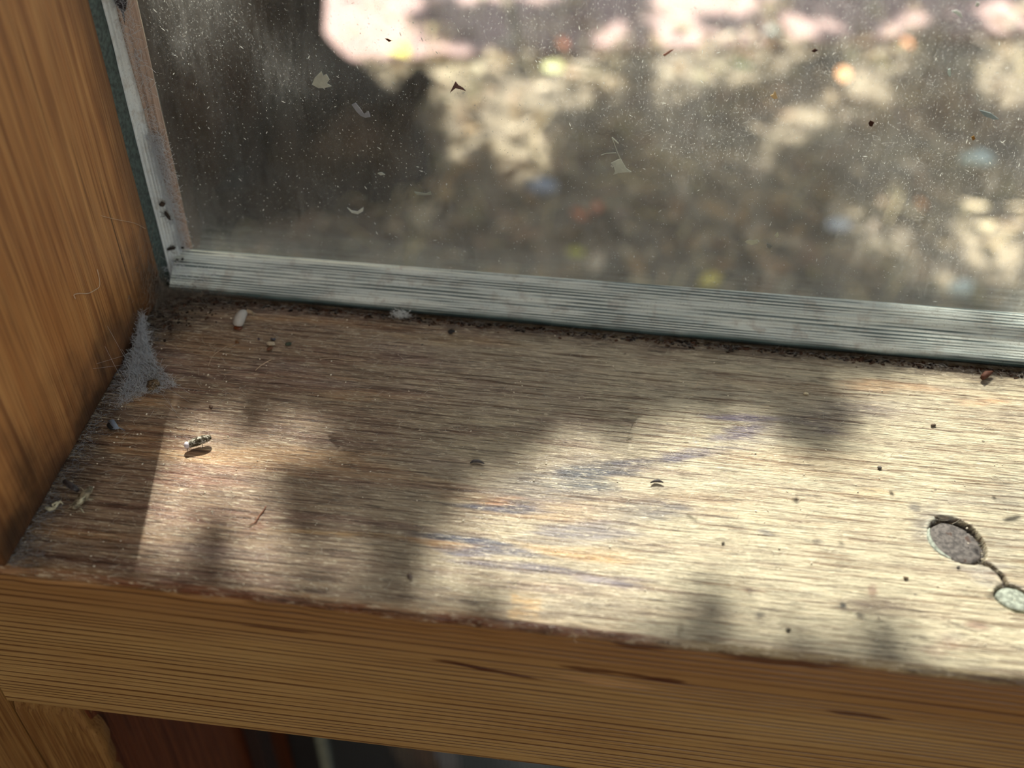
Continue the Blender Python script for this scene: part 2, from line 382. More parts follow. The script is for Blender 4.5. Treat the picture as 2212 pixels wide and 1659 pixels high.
for (uu, vv, rx, rz) in [(440, 1290, .010, .0012), (110, 1252, .008, .0012), (1310, 1474, .010, .0012), (490, 1293, .004, .0010), (190, 1262, .004, .001)]:
    p = at(uu, vv, 1, -.075); m = streak(g, p[0], p[2], rx, rz, -.05, bn)
    fcol = g.mix(g.math('MULTIPLY', m, .45), fcol, lin((206, 158, 104)))
col = g.mix(fr_mask, tc, fcol)
hgt = g.math('ADD', g.math('SUBTRACT', g.math('MULTIPLY', w1, 1), g.math('MULTIPLY', w0, .8)), g.math('MULTIPLY', w3, .8)); hgt = g.math('ADD', hgt, g.math('MULTIPLY', fib, .7))
hf = g.math('SUBTRACT', g.math('MULTIPLY', ffine, .5), g.math('MULTIPLY', fln, .8))
hh = g.node('ShaderNodeMix', **{'Factor': fr_mask, 'A': hgt, 'B': hf}) if False else g.math('ADD', g.math('MULTIPLY', hgt, g.math('SUBTRACT', 1, fr_mask)), g.math('MULTIPLY', hf, fr_mask))
g.bsdf(col, g.math('ADD', g.rng(w2, .3, .7, .26, .44), g.math('MULTIPLY', fr_mask, .12)), .5, g.bump(hh, 1., .00022))
sill_mat = g.m
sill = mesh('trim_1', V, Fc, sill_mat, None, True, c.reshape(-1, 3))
tag(sill, 'worn wooden window sill board with bleached top and varnished striped front edge', 'window sill', kind='structure')
def plug(name, ctr, a, b, ang, zt, col, seed, label):
    th = np.linspace(0, 2 * math.pi, 40, endpoint=False); V = [(ctr[0], ctr[1], zt)]; Fc = []
    ca, sa = math.cos(math.radians(ang)), math.sin(math.radians(ang))
    for j, (s, dz) in enumerate(((.35, .00004), (.7, .00003), (.93, 0), (1., -.0003), (1.02, -.0013))):
        for k, q in enumerate(th):
            r = s * (1 + .05 * (vn(q * 2.2, seed, seed) - .5) + .03 * (vn(q * 7, seed, seed + 2) - .5))
            p, qq = a * r * math.cos(q), b * r * math.sin(q)
            V.append((ctr[0] + p * ca - qq * sa, ctr[1] + p * sa + qq * ca, zt + dz + random.uniform(-1, 1) * .00005))
    for k in range(40):
        Fc.append((0, 1 + k, 1 + (k + 1) % 40))
        for j in range(4): Fc.append((1 + j * 40 + k, 1 + (j + 1) * 40 + k, 1 + (j + 1) * 40 + (k + 1) % 40, 1 + j * 40 + (k + 1) % 40))
    o = mesh(name, V, Fc, col, sill); o['label'] = label; return o
kg = G('knot_wood'); kn = kg.noise(kg.co, 1400, 4); k2 = kg.noise(kg.co, 420, 3)
kc = kg.mix(kg.rng(kn, .35, .65), lin((74, 70, 68)), lin((110, 104, 100))); kc = kg.mix(kg.rng(k2, .62, .68, 0, .8), kc, lin((74, 52, 42)))
kg.bsdf(kc, .75, .25, kg.bump(kn, .7, .0002))
plug('knot', kn1 + np.array([-.0003, -.0004, 0]), .0048, .0040, -58, -.0005, kg.m, 4, 'large grey-brown loose knot')
lg = plain('pale_knot_wood', (150, 156, 144), .8, .2, .35, 1500, .9, .0003)
plug('knot', kn2, .0029, .0023, -20, -.0002, lg, 9, 'small pale knot at the end of the crack')
th = np.linspace(math.radians(215), math.radians(300), 14); rimV = []; rimF = []
for k, q in enumerate(th):
    wd = .00048 * math.sin(math.pi * (k + .4) / 14) + .0001; ca, sa = math.cos(math.radians(-58)), math.sin(math.radians(-58))
    for rr_ in (1.0, 1.0 + wd / .0045 * 1.6):
        p, qq = .0050 * rr_ * math.cos(q), .0041 * rr_ * math.sin(q); rimV.append((kn1[0] - .0002 + p * ca - qq * sa, kn1[1] - .0003 + p * sa + qq * ca, .00010))
n = len(rimV); rimV += [(a, b, -.0012) for a, b, z in rimV]
for k in range(13):
    a = 2 * k; rimF += [(a, a + 1, a + 3, a + 2), (a, a + 2, n + a + 2, n + a), (a + 1, n + a + 1, n + a + 3, a + 3)]
rim = mesh('knot_rim', rimV, rimF, lg, sill); rim['label'] = 'pale sliver along the knot'

# ------------------------------------------------------------------ jamb, lower stud, lower reveal
def grid_face(name, b, mat, **kw):
    return bevbox(name, b, mat, **kw)
jamb = bevbox('trim_2', (-.04, 0, -.075, .0092, .0002, .80), jamb_mat, bev=.0006)
tag(jamb, 'tall varnished orange-brown window jamb board rising at the left end of the sill', 'window jamb', kind='structure')
# stud under the sill, front face ragged along its right edge
zz = np.linspace(-.0458, -.40, 90); xx = np.concatenate([np.linspace(-.0139, -.0012, 14)])
P = np.zeros((len(zz), 16, 3))
for i, z in enumerate(zz):
    e = -.0004 + .0012 * (vn(z * 260, 1.5, 3) - .5) + .0005 * (vn(z * 900, 2.5, 4) - .5) + .0026 * sm(-.048, -.060, z) * (1 - .35 * sm(-.06, -.075, z)) - .0012
    for j in range(14):
        P[i, j] = (-.0140 + (e + .0140) * j / 13, -.0742 - .0003 * math.sin(j * 2.1 + z * 90), z)
    P[i, 14] = (e + .0006, -.0733 + .0002 * math.sin(z * 1900), z); P[i, 15] = (e - .0002, -.070, z)
P[0, :14, 1] += .0012
V, Fc = gridmesh(P); ls = mesh('trim_3', V, Fc[:, ::-1], stud_mat)
tag(ls, 'rough-edged light wooden stud face below the left end of the sill', 'window stud', kind='structure')
box2 = bevbox('stud_side', (-.040, -.0002, -.0725, .030, -.40, -.0456), red_mat, parent=ls); box2['label'] = 'dark reddish-brown side face'
box3 = bevbox('stud_face', (-.040, -.0142, -.0752, -.072, -.40, .0001), stud_mat, parent=ls)
chip = mesh('splinter', *tube([(.0005, -.0705, -.0475), (.0003, -.0712, -.0500), (.0001, -.0718, -.0520)], [.0002, .0003, .00008], 5), plain('splinter_wood', (150, 112, 66)), ls)

# ------------------------------------------------------------------ upper window: rail, stile, glass
win = empty('window_1', 'upper window with weathered grey-painted sash around dusty glass', 'window', (0.3, .01, 0), kind='structure')
def painted(name, axis, c1, c2, dk, lines=1., whit=0.):
    g = G(name); x, y, z = g.sep(g.co)
    along, across = (x, g.math('ADD', g.math('MULTIPLY', y, .8), z)) if axis == 'x' else (z, g.math('ADD', x, g.math('MULTIPLY', y, .4)))
    ln, t_, fr = rings(g, across, along, 1250, .0011, .62, 4., -.001)
    a1 = g.noise(g.comb(g.math('MULTIPLY', along, 50), g.math('MULTIPLY', across, 900), 0), 1, 4, .6)
    brk = g.noise(g.comb(g.math('MULTIPLY', along, 35), g.math('MULTIPLY', across, 350), 4), 1, 3, .6)
    blot = g.noise(g.co, 240, 4, .65)
    fine = g.noise(g.co, 2600, 3, .6)
    tc = g.mix(g.rng(a1, .35, .7), lin(c1), lin(c2))
    tc = g.mix(g.rng(blot, .5, .7, 0, .6), tc, lin((176, 168, 156)))
    ln = g.math('MULTIPLY', ln, g.math('MULTIPLY', g.rng(brk, .38, .6, .12, .95), lines))
    tc = g.mix(ln, tc, lin(dk)); tc = g.mix(g.rng(fine, .58, .75, 0, .5), tc, lin((96, 92, 88)))
    tc = g.mix(1., tc, g.attr(), 'MULTIPLY')
    h = g.math('ADD', g.math('MULTIPLY', ln, -1.2), g.math('ADD', g.math('MULTIPLY', a1, .7), g.math('MULTIPLY', fine, .5)))
    g.bsdf(tc, .62, .35, g.bump(h, .8, .0003)); return g.m
rail_mat = painted('weathered_sash_paint', 'x', (222, 228, 218), (198, 208, 202), (78, 96, 96))
rp = [(.0022, -.0010), (.0014, .0002), (.0009, .0006), (.0005, .0010), (.0001, .0014), (-.0001, .0019), (.0001, .0024)]
for k in range(1, 15): f = k / 14; rp.append((.0001 + .0078 * f, .0024 + .0032 * f ** .9 + .00025 * math.sin(f * 3.1)))
rp += [(.0083, .0055), (.0092, .0047), (.0096, .0036), (.0122, -.0010), (.0200, -.0120), (.034, -.030)]
rp = np.array(rp); xs2 = np.concatenate([np.arange(.0018, .20, .0006), np.linspace(.202, .64, 60)])
X2, K2 = np.meshgrid(xs2, np.arange(len(rp)), indexing='ij'); Y2 = rp[K2, 0].copy(); Z2 = rp[K2, 1].copy()
lift = sm(5, 21, K2) * (K2 < 27); Z2 = Z2 * (1 + lift * (.20 + 2.1 * np.minimum(X2, .2)))
slope = ((K2 > 6) & (K2 < 22)).astype(float)
Z2 += slope * (fbm(X2 * 16, Y2 * 1100, 5, 3) - .5) * .0005; lo = ((K2 > 1) & (K2 < 8)); Z2 += lo * (fbm(X2 * 70, Y2 * 50, 15, 3) - .5) * .0006; Y2 += lo * (fbm(X2 * 90, Y2 * 50, 17, 3) - .5) * .0005
Z2[:, 8:20] += ((fbm(X2 * 25, X2 * 0, 19, 2) - .5) * .0002)[:, 8:20]
cc = np.ones(X2.shape + (3,))
dkm = sm(7.2, 4.6, K2 + (fbm(X2 * 80, K2 * .4, 25) - .5) * 2.4); cc = cc * (1 - dkm[..., None]) + np.array((.10, .15, .16)) * dkm[..., None]  # shadow line under the rail, painted as a dark band along its foot
wm = sm(.030, .006, X2) * .6; cc = cc * (1 + wm[..., None] * .35)
hl = (sm(17.5, 20, K2) * (K2 < 22) * sm(.05, .01, np.abs(X2 - .03))); cc = cc * (1 + hl[..., None] * np.array((.6, .5, .35)))  # sunlit highlight painted into the colour of the rail's top edge
V, Fc = gridmesh(np.stack([X2, Y2, Z2], -1)); rail = adopt(mesh('sash_rail', V, Fc[:, ::-1], rail_mat, None, True, cc.reshape(-1, 3)), win); rail['label'] = 'grey-white weathered bottom rail with raised grain'
# stile
stile_mat = painted('weathered_stile_paint', 'z', (226, 232, 230), (210, 218, 220), (140, 148, 148), .35)
tan_mat = vertical_wood('bare_stile_wood', (196, 172, 154), (176, 152, 134), (120, 98, 84), 900, 12., False, .6)
green_mat = plain('dark_green_paint', (70, 84, 80), .55, .4, .45, 1200)
zs = np.concatenate([np.arange(-.001, .075, .0006), np.linspace(.078, .80, 50)])
def stile_strip(name, prof2, mat, seed, wob, label=None, tap=()):
    pr = np.array(prof2); Z3, K3 = np.meshgrid(zs, np.arange(len(pr)), indexing='ij')
    X3 = pr[K3, 0] + (fbm(Z3 * 70, K3 * .7, seed, 3) - .5) * wob; Y3 = pr[K3, 1] + (fbm(Z3 * 120, K3 * .9, seed + 4, 3) - .5) * wob * .6
    X3 = X3 + np.isin(K3, tap) * .0016 * sm(.060, .010, Z3)
    Z3 = np.where((Z3 < 0) & (Y3 > .0095), -.05, Z3)
    V, Fc = gridmesh(np.stack([X3, Y3, Z3], -1)); cc = np.ones((len(V), 3))
    o = adopt(mesh(name, V, Fc, mat, None, True, cc), win)
    if label: o['label'] = label
    return o
stile_strip('weather_strip', [(-.0002, -.0002), (.0001, .0006), (.0002, .0014), (.0001, .0024), (.0003, .0034), (.0003, .0042), (.0002, .0060), (0, .0090)], green_mat, 61, .0003, 'dark green bead between jamb and stile')
stile_strip('sash_stile', [(.0000, .0070), (.0002, .0046), (.0004, .0044), (.0006, .0050), (.0008, .0058), (.0010, .0066), (.0012, .0074), (.0013, .0080), (.0013, .011)], stile_mat, 71, .0005, 'chalky white painted stile', tap=(5, 6, 7, 8))
stile_strip('glazing_bead', [(.0010, .0092), (.0011, .0078), (.0020, .0077), (.0030, .0079), (.0044, .0080), (.0049, .0082), (.0050, .0087), (.0042, .0101), (.0030, .0122), (-.0130, .030), (-.041, .034)], tan_mat, 81, .0002, 'bare tan wood bead against the glass', tap=(0, 1))
sp = at(258, 8, 1, .0078)
V, Fc = [], []
tube([at(256, -14, 1, .0077), at(262, 6, 1, .0077), at(266, 24, 1, .0077)], [.0012, .0011, .0004], 7, V, Fc); tube([at(264, 20, 1, .0078), at(270, 50, 1, .0079), at(277, 80, 1, .0080)], [.0003, .00022, .00005], 5, V, Fc)
pk = adopt(mesh('peeled_gap', V, Fc, plain('dark_rot', (52, 46, 50), .8)), win); pk['label'] = 'dark rotted split in the bare bead'
# rest of the sash, out of the frame
for nm, b in (('sash_stile', (.595, .64, .002, .034, 0, .80)), ('sash_rail', (0, .64, .002, .034, .755, .80))):
    o = adopt(bevbox(nm, b, plain('sash_paint_' + nm, (176, 182, 176)), bev=.002), win)
# glass with old dust
g = G('dusty_glass'); x, y, z = g.sep(g.co)
film = g.noise(g.scale(g.co, (60, 60, 45)), 1, 5, .6); streaks = g.noise(g.scale(g.co, (900, 900, 160), rot=(0, math.radians(24), 0)), 1, 3, .6)
speck = g.noise(g.scale(g.co, (3000, 3000, 1700), rot=(0, math.radians(20), 0)), 1, 2, .6)
lowf = g.rng(z, .0, .035, .055, 0)
a = g.math('ADD', g.rng(film, .35, .75, .04, .095), lowf)
a = g.math('MULTIPLY', a, g.rng(streaks, .3, .7, .6, 1.35)); a = g.math('ADD', a, g.rng(speck, .60, .70, 0, .30))
wmk = g.noise(g.scale(g.co, (110, 110, 260), (4, 4, 9)), 1, 3, .55); ring = g.rng(g.math('ABSOLUTE', g.math('SUBTRACT', wmk, .62)), .0, .006, .16, 0)
a = g.math('ADD', a, g.math('MULTIPLY', ring, g.rng(x, .08, .12)))
a = g.math('MULTIPLY', a, .62)
dcol = lin((206, 206, 200))
dust = g.mixs(.5, g.node('ShaderNodeBsdfDiffuse', Color=dcol), g.node('ShaderNodeBsdfTranslucent', Color=dcol))
fr_ = g.t.nodes.new('ShaderNodeFresnel'); fr_.inputs[0].default_value = 1.45
clear = g.mixs(g.math('MULTIPLY', fr_.outputs[0], .55), g.node('ShaderNodeBsdfTransparent', Color=(.95, .97, .965)), g.node('ShaderNodeBsdfGlossy', Roughness=.08, Color=(1, 1, 1)))
glass_mat = g.surf(g.mixs(a, clear, dust))
V, Fc = box(.0035, .615, .0096, .0120, .0005, .775); glass = adopt(mesh('glass_pane', V, Fc, glass_mat, None, False), win); glass['label'] = 'dusty streaked clear pane'

# ------------------------------------------------------------------ lower window: screen
win2 = empty('window_2', 'dark lower window opening with fine insect screen under the sill', 'window', (.3, .01, -.4), kind='structure')
wiremat = plain('screen_wire', (24, 28, 28), .5, .4)
V, Fc = [], []
for x in np.arange(.0135, .60, .00160):
    tube([(x, .0100, -.0456), (x, .0100, -.395)], .00021, 4, V, Fc, cap=False)
for z in np.arange(-.050, -.395, -.00150):
    tube([(.0125, .0102, z), (.602, .0102, z)], .00021, 4, V, Fc, cap=False)
scr = tag(adopt(mesh('screen_mesh', V, Fc, wiremat), win2), 'fine dark woven insect screen', kind='stuff')
adopt(bevbox('screen_frame', (.0002, .0100, .0060, .0140, -.40, -.0456), plain('black_frame', (30, 28, 26))), win2)
adopt(bevbox('screen_spline', (.0100, .0126, .0070, .0135, -.40, -.0456), plain('grey_green_strip', (120, 122, 104))), win2)['label'] = 'pale grey-green strip along the screen'
adopt(bevbox('screen_frame', (.600, .64, .0060, .0140, -.40, -.0456), plain('black_frame_far', (30, 28, 26))), win2)
adopt(bevbox('screen_frame', (.0002, .64, .0060, .0140, -.42, -.395), plain('black_frame_low', (30, 28, 26))), win2)
adopt(bevbox('stop_bead', (.0002, .0045, -.020, -.012, -.40, -.0456), plain('dark_bead', (40, 26, 20))), win2)

# ------------------------------------------------------------------ room
pl = plain('room_plaster', (206, 194, 172), .9, .2, .06, 30); fl = plain('room_floor', (150, 112, 74), .6, .3, .2, 20); sd = plain('house_siding', (120, 96, 72), .8, .2, .2, 40)
def struct(name, boxes, mat, label, cat):
    V, Fc = [], []
    for b in boxes: box(*b, V, Fc)
    return tag(mesh(name, V, Fc, mat, None, False), label, cat, kind='structure')
struct('wall_front', [(-1.2, -.040, -.062, .045, -.6, 1.6), (.641, 2.2, -.062, .045, -.6, 1.6), (-.040, .641, -.062, .045, .80, 1.6), (-.040, .641, -.062, .045, -.6, -.42)], sd, 'window wall around the old wooden window', 'wall')
struct('wall_left', [(-1.3, -1.2, -2.6, .045, -.6, 1.6)], pl, 'left wall of the room', 'wall')
struct('wall_right', [(2.2, 2.3, -2.6, .045, -.6, 1.6)], pl, 'right wall of the room', 'wall')
struct('wall_back', [(-1.2, .2, -2.6, -2.5, -.6, 1.6), (1.6, 2.2, -2.6, -2.5, -.6, 1.6), (.2, 1.6, -2.6, -2.5, -.6, .15), (.2, 1.6, -2.6, -2.5, 1.35, 1.6)], pl, 'back wall of the room with an opening added behind the fill light', 'wall')  # opening invented to go with the added fill light
struct('floor', [(-1.3, 2.3, -2.6, .045, -.66, -.6)], fl, 'wooden floor of the room', 'floor')
struct('ceiling', [(-1.3, 2.3, -2.6, .045, 1.6, 1.66)], pl, 'ceiling of the room', 'ceiling')

# ------------------------------------------------------------------ outside: ground, paving, litter
GZ = -.62
gx = np.linspace(-2.2, 2.6, 240); gy = np.linspace(.046, 4.6, 230); GX, GY = np.meshgrid(gx, gy, indexing='ij')
GH = GZ + (fbm(GX * 3, GY * 3, 201) - .5) * .012 + (fbm(GX * 16, GY * 16, 205, 3) - .5) * .008
V, Fc = gridmesh(np.stack([GX, GY, GH], -1))
g = G('leafy_soil'); n1_ = g.noise(g.co, 14, 5, .65); n2_ = g.noise(g.co, 70, 3, .6)
gc = g.mix(g.rng(n1_, .35, .65), lin((92, 84, 72)), lin((126, 116, 98))); gc = g.mix(g.rng(n2_, .55, .7, 0, .7), gc, lin((70, 62, 48)))
g.bsdf(gc, .9, .2, g.bump(n2_, .6, .01)); tag(mesh('ground', V, Fc, g.m), 'bare soil ground outside under the tree', 'ground', kind='structure')
PA, PO = math.radians(14), np.array([-.42, 1.27])
def path_y(x, y): return -(x - PO[0]) * math.sin(PA) + (y - PO[1]) * math.cos(PA)
pav = tag(bpy.data.objects.new('path', None), 'pinkish paving slabs at the far side of the leafy ground', 'path', kind='structure'); COL.objects.link(pav); pav.location = (PO[0], PO[1], 0); pav.rotation_euler = (0, 0, PA)
pm = plain('pink_slab', (150, 126, 122), .85, .2, .1, 30, .3, .002)
for i in range(9):
    for j in range(3):
        x0 = -1.3 + i * .42 + (j % 2) * .1; y0 = j * .42
        o = bevbox('paving_slab', (x0, x0 + .405, y0, y0 + .405, GZ - .03, GZ + .009 + random.uniform(-.002, .002)), pm, parent=pav, bev=.004)
# leaf litter
LV, LF, LC = [], [], []
pal = [(196, 172, 128), (176, 148, 104), (214, 196, 156), (150, 116, 78), (128, 98, 70), (186, 176, 140), (140, 140, 96), (224, 208, 176), (96, 78, 60)]
def leaf(V, Fc, Cc, c, s, nrm, yaw, col, curl=.25, asp=.45):
    n = np.array(nrm, float); n /= np.linalg.norm(n); a = np.cross(n, (0, .3, 1.)) if abs(n[2]) < .9 else np.cross(n, (0, 1., 0)); a /= np.linalg.norm(a); b = np.cross(n, a)
    d = a * math.cos(yaw) + b * math.sin(yaw); e = np.cross(n, d); c = np.array(c); k = len(V)
    for (l, w_, h) in ((-1, 0, 0), (-.3, asp, curl), (.45, asp * .8, curl), (1, 0, 0), (.45, -asp * .8, curl), (-.3, -asp, curl), (.05, 0, 0)):
        V.append(tuple(c + s * (l * d + w_ * e + h * .35 * n))); Cc.append(col)
    for f in ((0, 6, 1), (1, 6, 2), (2, 6, 3), (3, 6, 4), (4, 6, 5), (5, 6, 0)): Fc.append([k + i for i in f])
for i in range(8000):
    x = random.uniform(-1.5, 1.7); y = random.uniform(.10, 2.3)
    pyy = path_y(x, y)
    if pyy > .03 and random.random() > .14: continue
    if math.hypot(x + .46, y - 1.0) < .24: continue
    z = GZ + .012 + random.random() * .014 + (.002 if pyy > -.02 else 0)
    cl = (np.array(lin(random.choice(pal))) * .6 + .4 * np.array(lin((170, 150, 122)))) * random.uniform(.52, .84)
    leaf(LV, LF, LC, (x, y, z), random.uniform(.010, .026), (random.gauss(0, .3), random.gauss(0, .3), 1), random.random() * 6.3, cl, random.uniform(-.6, .8), random.uniform(.25, .5))
g = G('dry_leaves'); tr = g.bsdf(g.attr(), .6, .35, link=False); g.surf(g.mixs(.2, tr, g.node('ShaderNodeBsdfTranslucent', Color=g.attr()))); litter_mat = g.m
tag(mesh('leaf_litter', LV, LF, litter_mat, None, False, np.array(LC)), 'dry brown and cream fallen leaves covering the ground outside', 'leaf litter', kind='stuff')
# blades of dry grass
V, Fc = [], []
for i in range(900):
    x = random.uniform(-1.1, 1.4); y = random.uniform(.5, 1.75); a = random.random() * 6.3; L = random.uniform(.03, .09)
    tube([(x, y, GZ + .01), (x + math.cos(a) * L * .5, y + math.sin(a) * L * .5, GZ + .03), (x + math.cos(a) * L, y + math.sin(a) * L, GZ + .02)], [.0012, .0010, .0004], 3, V, Fc, cap=False)
tag(mesh('dry_grass', V, Fc, plain('dry_grass_blades', (206, 190, 140), .6, .3, .3, 40)), 'thin pale dry grass stalks lying among fallen leaves', 'grass', kind='stuff')
# a few leaves and stones that stand out
for (uu, vv, s, col, lab, nm) in [
        (862, 108, .022, (226, 212, 84), 'bright yellow fallen leaf beside the dark trunk', 'fallen_leaf'),
        (1603, 140, .020, (158, 184, 124), 'small fresh green leaf in the sun right of centre', 'fallen_leaf'),
        (1195, 145, .022, (190, 192, 134), 'yellow-green leaf above the middle of the ground', 'fallen_leaf'),
        (1215, 92, .012, (236, 140, 90), 'small orange leaf at the edge of the paving', 'fallen_leaf'),
        (1822, 160, .018, (238, 178, 120), 'orange-tan leaf at the left end of the long sunlit patch', 'fallen_leaf'),
        (1252, 463, .013, (186, 120, 84), 'left of two orange-brown leaves lying in the shade', 'fallen_leaf'),
        (1290, 448, .011, (190, 116, 84), 'right of two orange-brown leaves lying in the shade', 'fallen_leaf'),
        (1245, 545, .012, (176, 176, 76), 'dull yellow-green leaf low in the shade near the sash', 'fallen_leaf'),
        (1535, 605, .016, (214, 200, 110), 'yellow leaf just above the sash rail', 'fallen_leaf'),
        (1990, 440, .010, (220, 150, 80), 'small orange leaf in the shade at the right', 'fallen_leaf'),
        (1960, 92, .012, (226, 150, 96), 'orange leaf in the sunlit patch at the upper right', 'fallen_leaf')]:
    p = at(uu, vv, 2, GZ + .03); V, Fc, Cc = [], [], []
    leaf(V, Fc, Cc, (0, 0, 0), s, (random.gauss(0, .15), -.15, 1), random.random() * 6, np.array(lin(col)), .3, .55)
    o = mesh(nm, V, Fc, litter_mat, None, False, np.array(Cc)); o.location = tuple(p); tag(o, lab, 'leaf')
    sm_ = o.modifiers.new('thick', 'SOLIDIFY'); sm_.thickness = .0006
for (uu, vv, r, col, lab) in [(1170, 405, .020, (140, 150, 164), 'pale blue stone in the shade below the sunlit ground'), (2110, 345, .022, (190, 212, 206), 'pale greenish stone at the right'),
                              (1812, 487, .016, (178, 190, 200), 'grey-blue stone in the shade right of centre'), (2082, 625, .018, (188, 204, 198), 'pale stone just above the sash at the right'), (1672, 70, .014, (160, 178, 180), 'small grey stone near the paving')]:
    p = at(uu, vv, 2, GZ + .018); V, Fc = blob((0, 0, 0), (r, r * .7, r * .45), (1, .2, 0), 12, 9, .10, 3)
    o = mesh('stone', V, Fc, plain('stone_' + str(uu), col, .8, .2, .12, 60)); o.location = tuple(p); tag(o, lab, 'stone')
# boards leaning in front of the lower window
bx_ = lambda u_: float(at(u_, 1652, 1, .119)[0])
for i, (x0, x1, col, lab) in enumerate([(bx_(640), bx_(850), (46, 38, 32), 'wide dark brown board seen through the screen, leftmost'), (bx_(855), bx_(893), (176, 152, 118), 'narrow tan board seen through the screen beside the dark one'), (bx_(908), bx_(943), (196, 152, 110), 'orange-tan board seen through the screen left of the white one'),
                                    (bx_(946), bx_(992), (246, 248, 248), 'white-painted board seen through the screen'), (bx_(996), bx_(1290), (150, 168, 172), 'wide blue-grey board seen through the screen')]):
    V, Fc = [], []
    for (z, y) in ((GZ + .030, .165), (-.24, .065)):
        for (x, yy) in ((x0, y), (x1, y), (x1, y + .018), (x0, y + .018)): V.append((x, yy, z))
    Fc = [(3, 2, 1, 0), (4, 5, 6, 7), (0, 1, 5, 4), (1, 2, 6, 5), (2, 3, 7, 6), (3, 0, 4, 7)]
    o = mesh('board', V, Fc, plain('board_paint_' + str(i), col, .7, .3, .15, 90), None, False); tag(o, lab, 'board', 'boards leaning outside below the window')
    b = o.modifiers.new('b', 'BEVEL'); b.width = .0015; b.segments = 2

# ------------------------------------------------------------------ tree: trunk, stub, branches, foliage
bg_ = G('bark'); b1 = bg_.noise(bg_.scale(bg_.co, (60, 60, 14)), 1, 5, .65); b2 = bg_.noise(bg_.co, 12, 3)
bc = bg_.mix(bg_.rng(b1, .35, .65), lin((30, 29, 26)), lin((56, 52, 46))); bc = bg_.mix(bg_.rng(b2, .5, .7, 0, .5), bc, lin((62, 60, 52)))
bg_.bsdf(bc, .95, .1, bg_.bump(b1, .9, .01)); bark = bg_.m
tree = empty('tree', 'dark rough-barked tree trunk with cut stub and flared base behind the glass', 'tree', (-.45, 1.02, GZ))
edge_pts = [(at(u_, v_, 1, 1.0)) for u_, v_ in ((722, -60), (720, 40), (714, 108), (762, 152), (850, 206), (928, 262), (958, 330), (968, 385))]
ez = [p[2] for p in edge_pts]; ex = [p[0] for p in edge_pts]
zl = np.concatenate([np.linspace(-.70, -.36, 60), np.linspace(-.35, 2.2, 40)]); NT = 48; P = np.zeros((len(zl), NT, 3))
for i, z in enumerate(zl):
    re = np.interp(z, ez[::-1], ex[::-1]) if z < ez[0] else ex[0] - .01 * (z - ez[0])
    cx, cy = -.46 - .06 * max(0, z + .3), 1.00 + .05 * max(0, z + .3)
    for k in range(NT):
        a = 2 * math.pi * k / NT
        rt = max(.14 - .02 * max(0, z + .3), (re - cx - .012) if z < ez[0] + .01 else .185 - .015 * z)
        r0 = .185 - .02 * max(0, z); fl_ = max(0, rt - .185)
        wgt = max(0, math.cos(a)) ** 9; wl_ = max(0, math.cos(a - 3.4)) ** 3 * .5 + max(0, math.cos(a + 1.9)) ** 4 * .35
        r = min(r0, rt) + fl_ * (wgt + wl_) + .012 * (float(fbm(a * 3 + 5, z * 6, 301, 3)) - .5) + .006 * math.sin(a * 9 + z * 3)
        P[i, k] = (cx + r * math.cos(a), cy + r * math.sin(a) * .85, z)
i0 = np.arange(len(zl) * NT).reshape(len(zl), NT); Fc = []
for i in range(len(zl) - 1):
    for k in range(NT): Fc.append((i0[i, k], i0[i, (k + 1) % NT], i0[i + 1, (k + 1) % NT], i0[i + 1, k]))
adopt(mesh('trunk', P.reshape(-1, 3), Fc, bark), tree)
sA = at(845, 260, 1, .99); sB = at(911, 172, 1, .955)
V, Fc = tube([sA, sA * .6 + sB * .4, sA * .25 + sB * .75, sB, sB + (sB - sA) * .04], [.030, .019, .0165, .0165, .012], 16, jit=.05)
adopt(mesh('branch_stub', V, Fc, bark), tree)['label'] = 'short cut branch stub'

# where the sun comes through the crown: sunlit patches on ground and sill (the rest is leaf shade)
def lit_ground(u, v):
    m = 0
    for e in [(800, 50, 110, 120, 20), (870, 150, 70, 50, 0), (975, 235, 40, 50, 0), (865, 115, 60, 60, 0), (1000, 170, 120, 40, 8), (1180, 205, 180, 42, -6), (1330, 90, 52, 36, -20), (1460, 90, 66, 90, 0), (1480, 180, 90, 50, 0),
              (1600, 150, 110, 46, -10), (1460, 226, 60, 20, -8), (1700, 74, 60, 24, 0), (1775, 95, 44, 30, -20), (1560, 20, 90, 34, 0), (1935, 72, 66, 26, -12), (1860, 185, 125, 52, -32), (1715, 262, 52, 30, -30),
              (2185, 60, 60, 44, 0), (2180, 175, 70, 52, 10), (1110, 330, 60, 60, -20), (1180, 300, 60, 24, -20), (1010, 300, 50, 40, 0), (1900, 530, 75, 34, -15), (2150, 530, 70, 64, 0), (2040, 600, 60, 18, 0), (1640, 330, 40, 24, -30), (2080, 480, 40, 18, 0), (1050, 10, 120, 16, 0), (1200, 8, 60, 14, 0)]:
        m = max(m, float(ell(u, v, e[0], e[1], e[2] * 1.22, e[3] * 1.28, e[4], .22)))
    for e in [(1560, 238, 190, 30, -14), (1760, 160, 130, 34, -38), (1880, 60, 130, 30, -36), (2050, 180, 150, 34, -72), (1384, 110, 20, 150, 0), (1060, 62, 170, 38, 0), (1290, 30, 60, 40, 0)]:
        m *= 1 - float(ell(u, v, *e, .3))
    return m
